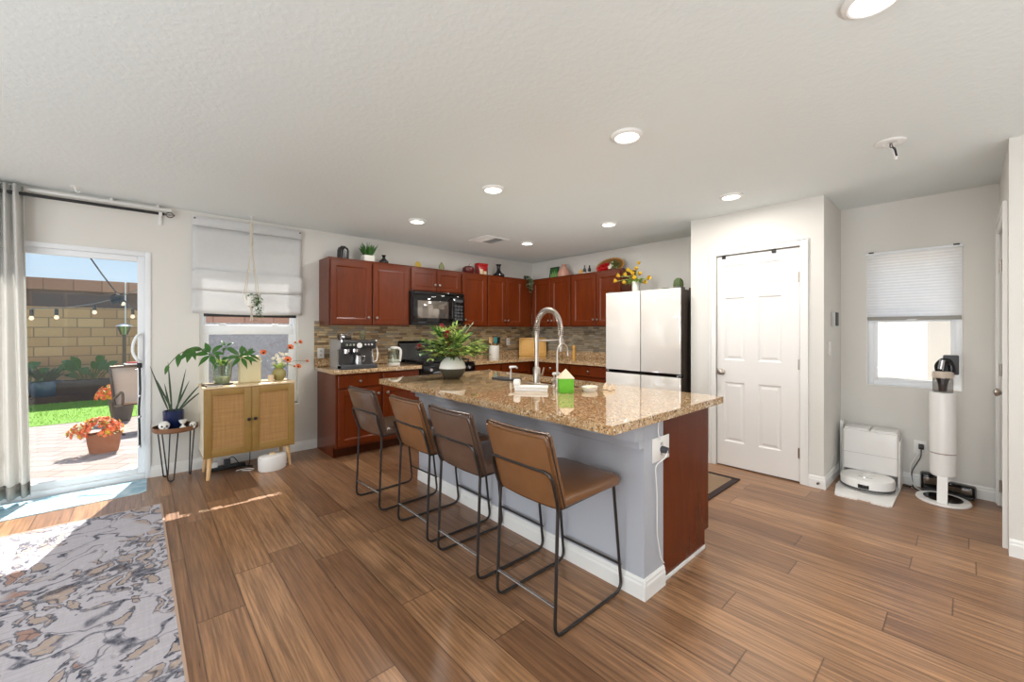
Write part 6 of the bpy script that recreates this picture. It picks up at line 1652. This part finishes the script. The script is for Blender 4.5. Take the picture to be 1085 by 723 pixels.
p1 = thing('terracotta_planter', 'oval terracotta planter of orange flowers near the sliding door', 'planter', (-.315, 6.56, GZ))
bm = BM(); lathe(bm, [(0, 0), (.118, 0), (.135, .10), (.145, .19), (.150, .195), (.150, .215), (.135, .215), (.128, .18), (0, .178)], 40, sx=1.0, sy=.72); obj('pot', bm, TERRA, p1)
bm = BM(); lathe(bm, [(0, .179), (.126, .18), (0, .19)], 24, sx=1.0, sy=.72); obj('soil', bm, SOIL, p1)
flower_mass(p1, (-.03, -.01, .235), .20, .14, .16, 110, R_, lean=(-.09, 0))
p2_ = thing('tall_planter', 'tall dark planter of orange flowers behind the terracotta one', 'planter', (-.225, 8.66, GZ))
bm = BM(); lathe(bm, [(0, 0), (.10, 0), (.115, .05), (.155, .33), (.16, .35), (.145, .35), (.135, .31), (0, .31)], 32); obj('pot', bm, DPOT, p2_)
bm = BM(); lathe(bm, [(0, .311), (.134, .312), (0, .32)], 20); obj('soil', bm, SOIL, p2_)
flower_mass(p2_, (-.07, 0, .39), .22, .2, .17, 120, R_)
# patio chair with sling back
pc = thing('patio_chair', 'tan sling patio chair cut off by the sliding door stile', 'chair', (.02, 7.75, GZ), math.radians(14))
for s in (-1, 1):
    bm = BM(); tube(bm, rounded([(s * .27, -.30, .01), (s * .27, .20, .02), (s * .27, .27, .40), (s * .27, -.24, .58), (s * .27, -.26, .40), (s * .27, .12, .34), (s * .27, .36, .86)], .09, 5), .016, 8); obj('side_frame', bm, BRONZE, pc)
bm = BM(); rows = [[bm.verts.new((x, y, z)) for x in (-.27, -.09, .09, .27)] for y, z in ((-.24, .42), (-.05, .37), (.10, .355), (.16, .40), (.24, .56), (.32, .74), (.36, .85))]
for a, b in zip(rows, rows[1:]):
    for k in range(3): bm.faces.new([a[k], a[k + 1], b[k + 1], b[k]])
o = obj('sling', bm, SLING, pc); m_ = o.modifiers.new('thickness', 'SOLIDIFY'); m_.thickness = .006
bm = BM(); tube(bm, [(-.27, .36, .86), (.27, .36, .86)], .018, 8); tube(bm, [(-.27, .12, .34), (.27, .12, .34)], .012, 8); obj('cross_rail', bm, BRONZE, pc)
cu_ = thing('seat_cushion', 'folded red and white cloth on the patio chair back', 'cloth', (.02, 7.75, GZ), math.radians(14))
bm = BM(); box(bm, -.12, .10, .30, .42, .881, .905, .010, 2); obj('white_cloth', bm, WHITEC, cu_)
bm = BM(); box(bm, -.09, .03, .31, .41, .906, .922, .007, 2); obj('red_fold', bm, REDP, cu_)
# garden lamp
gl_ = thing('garden_lamp', 'bronze post lamp with flared glass head by the block wall', 'lamp', (-.268, 11.80, .03))
bm = BM(); lathe(bm, [(0, 0), (.10, 0), (.10, .01), (.03, .02), (.028, 1.18), (.045, 1.20), (0, 1.20)], 20); obj('post', bm, BRONZE, gl_)
bm = BM(); lathe(bm, [(.05, 1.20), (.105, 1.37), (.10, 1.37), (.045, 1.205)], 8); obj('glass_head', bm, CLEAR, gl_, False)
bm = BM()
for k in range(8):
    a = 2 * PI * k / 8; tube(bm, [(.05 * math.cos(a), .05 * math.sin(a), 1.2), (.106 * math.cos(a), .106 * math.sin(a), 1.37)], .006, 5)
obj('head_ribs', bm, BRONZE, gl_)
bm = BM(); lathe(bm, [(0, 1.375), (.13, 1.37), (.13, 1.385), (.06, 1.42), (0, 1.43)], 20); obj('cap', bm, WHITEP, gl_)
# planting along the wall
def shrub(name, label, x, y, z0, L, n, W_, R_, m_=LEAF1):
    t = thing(name, label, 'plant', (x, y, z0)); bm = BM(); st = BM()
    for k in range(n):
        a = 2 * PI * k * .618; el = R_.uniform(.35, 1.3)
        d = Vector((math.cos(a) * math.cos(el), math.sin(a) * math.cos(el) * .7, math.sin(el)))
        h_ = L * R_.uniform(.35, .75); tube(st, [(0, 0, 0), d * h_ * .5 + Vector((0, 0, .1)), d * h_ + Vector((0, 0, .12))], .010, 5)
        leaf(bm, d * h_ + Vector((0, 0, .12)), d, (0, -.6, .8), L * R_.uniform(.4, .6), W_, R_.uniform(.6, 1.3), 7, .25)
    obj('stems', st, LEAF4, t); obj('leaves', bm, m_, t)
shrub('broadleaf_plant', 'big drooping broad leaved plant left in the wall bed', -1.62, 12.05, .03, .70, 12, .16, R_, LEAF1)
shrub('broadleaf_plant', 'bushy broad leaved plant mid wall bed before the blocks', -.80, 11.98, .03, .78, 16, .15, R_, LEAF1)
bpot = thing('blue_planter', 'blue round planter at the lawn edge by the wall', 'planter', (-1.36, 11.9, .03))
bm = BM(); lathe(bm, [(0, 0), (.15, 0), (.23, .10), (.24, .24), (.21, .31), (.19, .31), (.19, .28), (0, .27)], 30); obj('pot', bm, plain('blue resin', C(58, 86, 106), .4), bpot)
bm = BM()
for k in range(26):
    a = 2 * PI * k * .618; leaf(bm, (.05 * math.cos(a), .05 * math.sin(a), .28), (math.cos(a) * R_.uniform(.3, .9), math.sin(a) * R_.uniform(.3, .9), 1), (0, -1, .2), R_.uniform(.3, .5), .05, .4, 5, .3)
obj('leaves', bm, LEAF3, bpot)
bx = thing('planter_box', 'long dark planter box in the bed below the broad leaves', 'planter', (-.80, 11.85, .03))
bm = BM()
for b_ in ((-.42, .42, -.14, -.11, 0, .30), (-.42, .42, .11, .14, 0, .30), (-.42, -.39, -.11, .11, 0, .30), (.39, .42, -.11, .11, 0, .30), (-.39, .39, -.11, .11, 0, .26)): box(bm, *b_, .006)
obj('box', bm, plain('dark brown planter', C(58, 44, 40), .6), bx)
wp = thing('trellis_pole', 'thin white pole standing before the block wall', 'pole', (-.262, 12.40, .03))
bm = BM(); rod(bm, (0, 0, 0), (0, 0, 2.32), .012); lathe(bm, [(0, 2.32), (.018, 2.32), (.012, 2.345), (0, 2.35)], 12); obj('pole', bm, WHITEP, wp)
# string lights
sg = thing('string_light_cable', 'sagging cable of bulb lights across the patio', 'string lights', (0, 0, 0))
cabs = [[(-1.5, 6.2, 1.54), (-.835, 6.2, 1.529), (-.641, 6.2, 1.541), (-.487, 6.2, 1.571), (-.369, 6.2, 1.60), (-.242, 6.2, 1.65), (-.151, 6.2, 1.70), (-.037, 6.2, 1.767), (.6, 6.2, 2.25)],
        [(-.80, 6.25, 2.62), (-.394, 6.2, 2.071), (-.312, 6.2, 1.915), (-.199, 6.2, 1.72), (-.15, 6.2, 1.655), (-.067, 6.2, 1.562), (.35, 6.2, 1.35)]]
bm = BM(); tube(bm, cabs[0], .0055, 6); obj('pale_cable', bm, GALV, sg)
bm = BM(); tube(bm, cabs[1], .0075, 6); obj('dark_cable', bm, BLACKP, sg)
bm = BM(); R2 = random.Random(2)
tube(bm, [(-.20 + .045 * math.sin(i * 1.3), 6.2 + .03 * math.cos(i * 1.7), 1.66 + .05 * math.cos(i * 1.1)) for i in range(22)], .012, 6); obj('coiled_slack', bm, BLACKP, sg)
BPOS = [(-.808, 1.432, 1.53, 'bulb light nearest the curtain'), (-.641, 1.457, 1.541, 'bulb light second from the curtain'), (-.369, 1.512, 1.60, 'bulb light mid cable before the blocks'), (-.151, 1.609, 1.70, 'bulb light by the coiled cable'), (-.072, 1.426, 1.562, 'bulb light above the post lamp')]
b0 = None
for x, zb, zc, lab in BPOS:
    if b0 is None:
        b0 = thing('string_bulb', lab, 'bulb', (x, 6.2, zc), 0, 'round bulbs on the patio cable')
        bm = BM(); lathe(bm, [(0, -.005), (.013, -.008), (.015, -.065), (.010, -.07), (0, -.07)], 14); obj('socket', bm, BLACKP, b0)
        bm = BM(); lathe(bm, [(0, -.071), (.011, -.072), (.018, -.090), (.017, -.102), (.008, -.112), (0, -.113)], 16); obj('glass', bm, BULB, b0)
    else: dup(b0, (x, 6.2, zc), 0, lab)
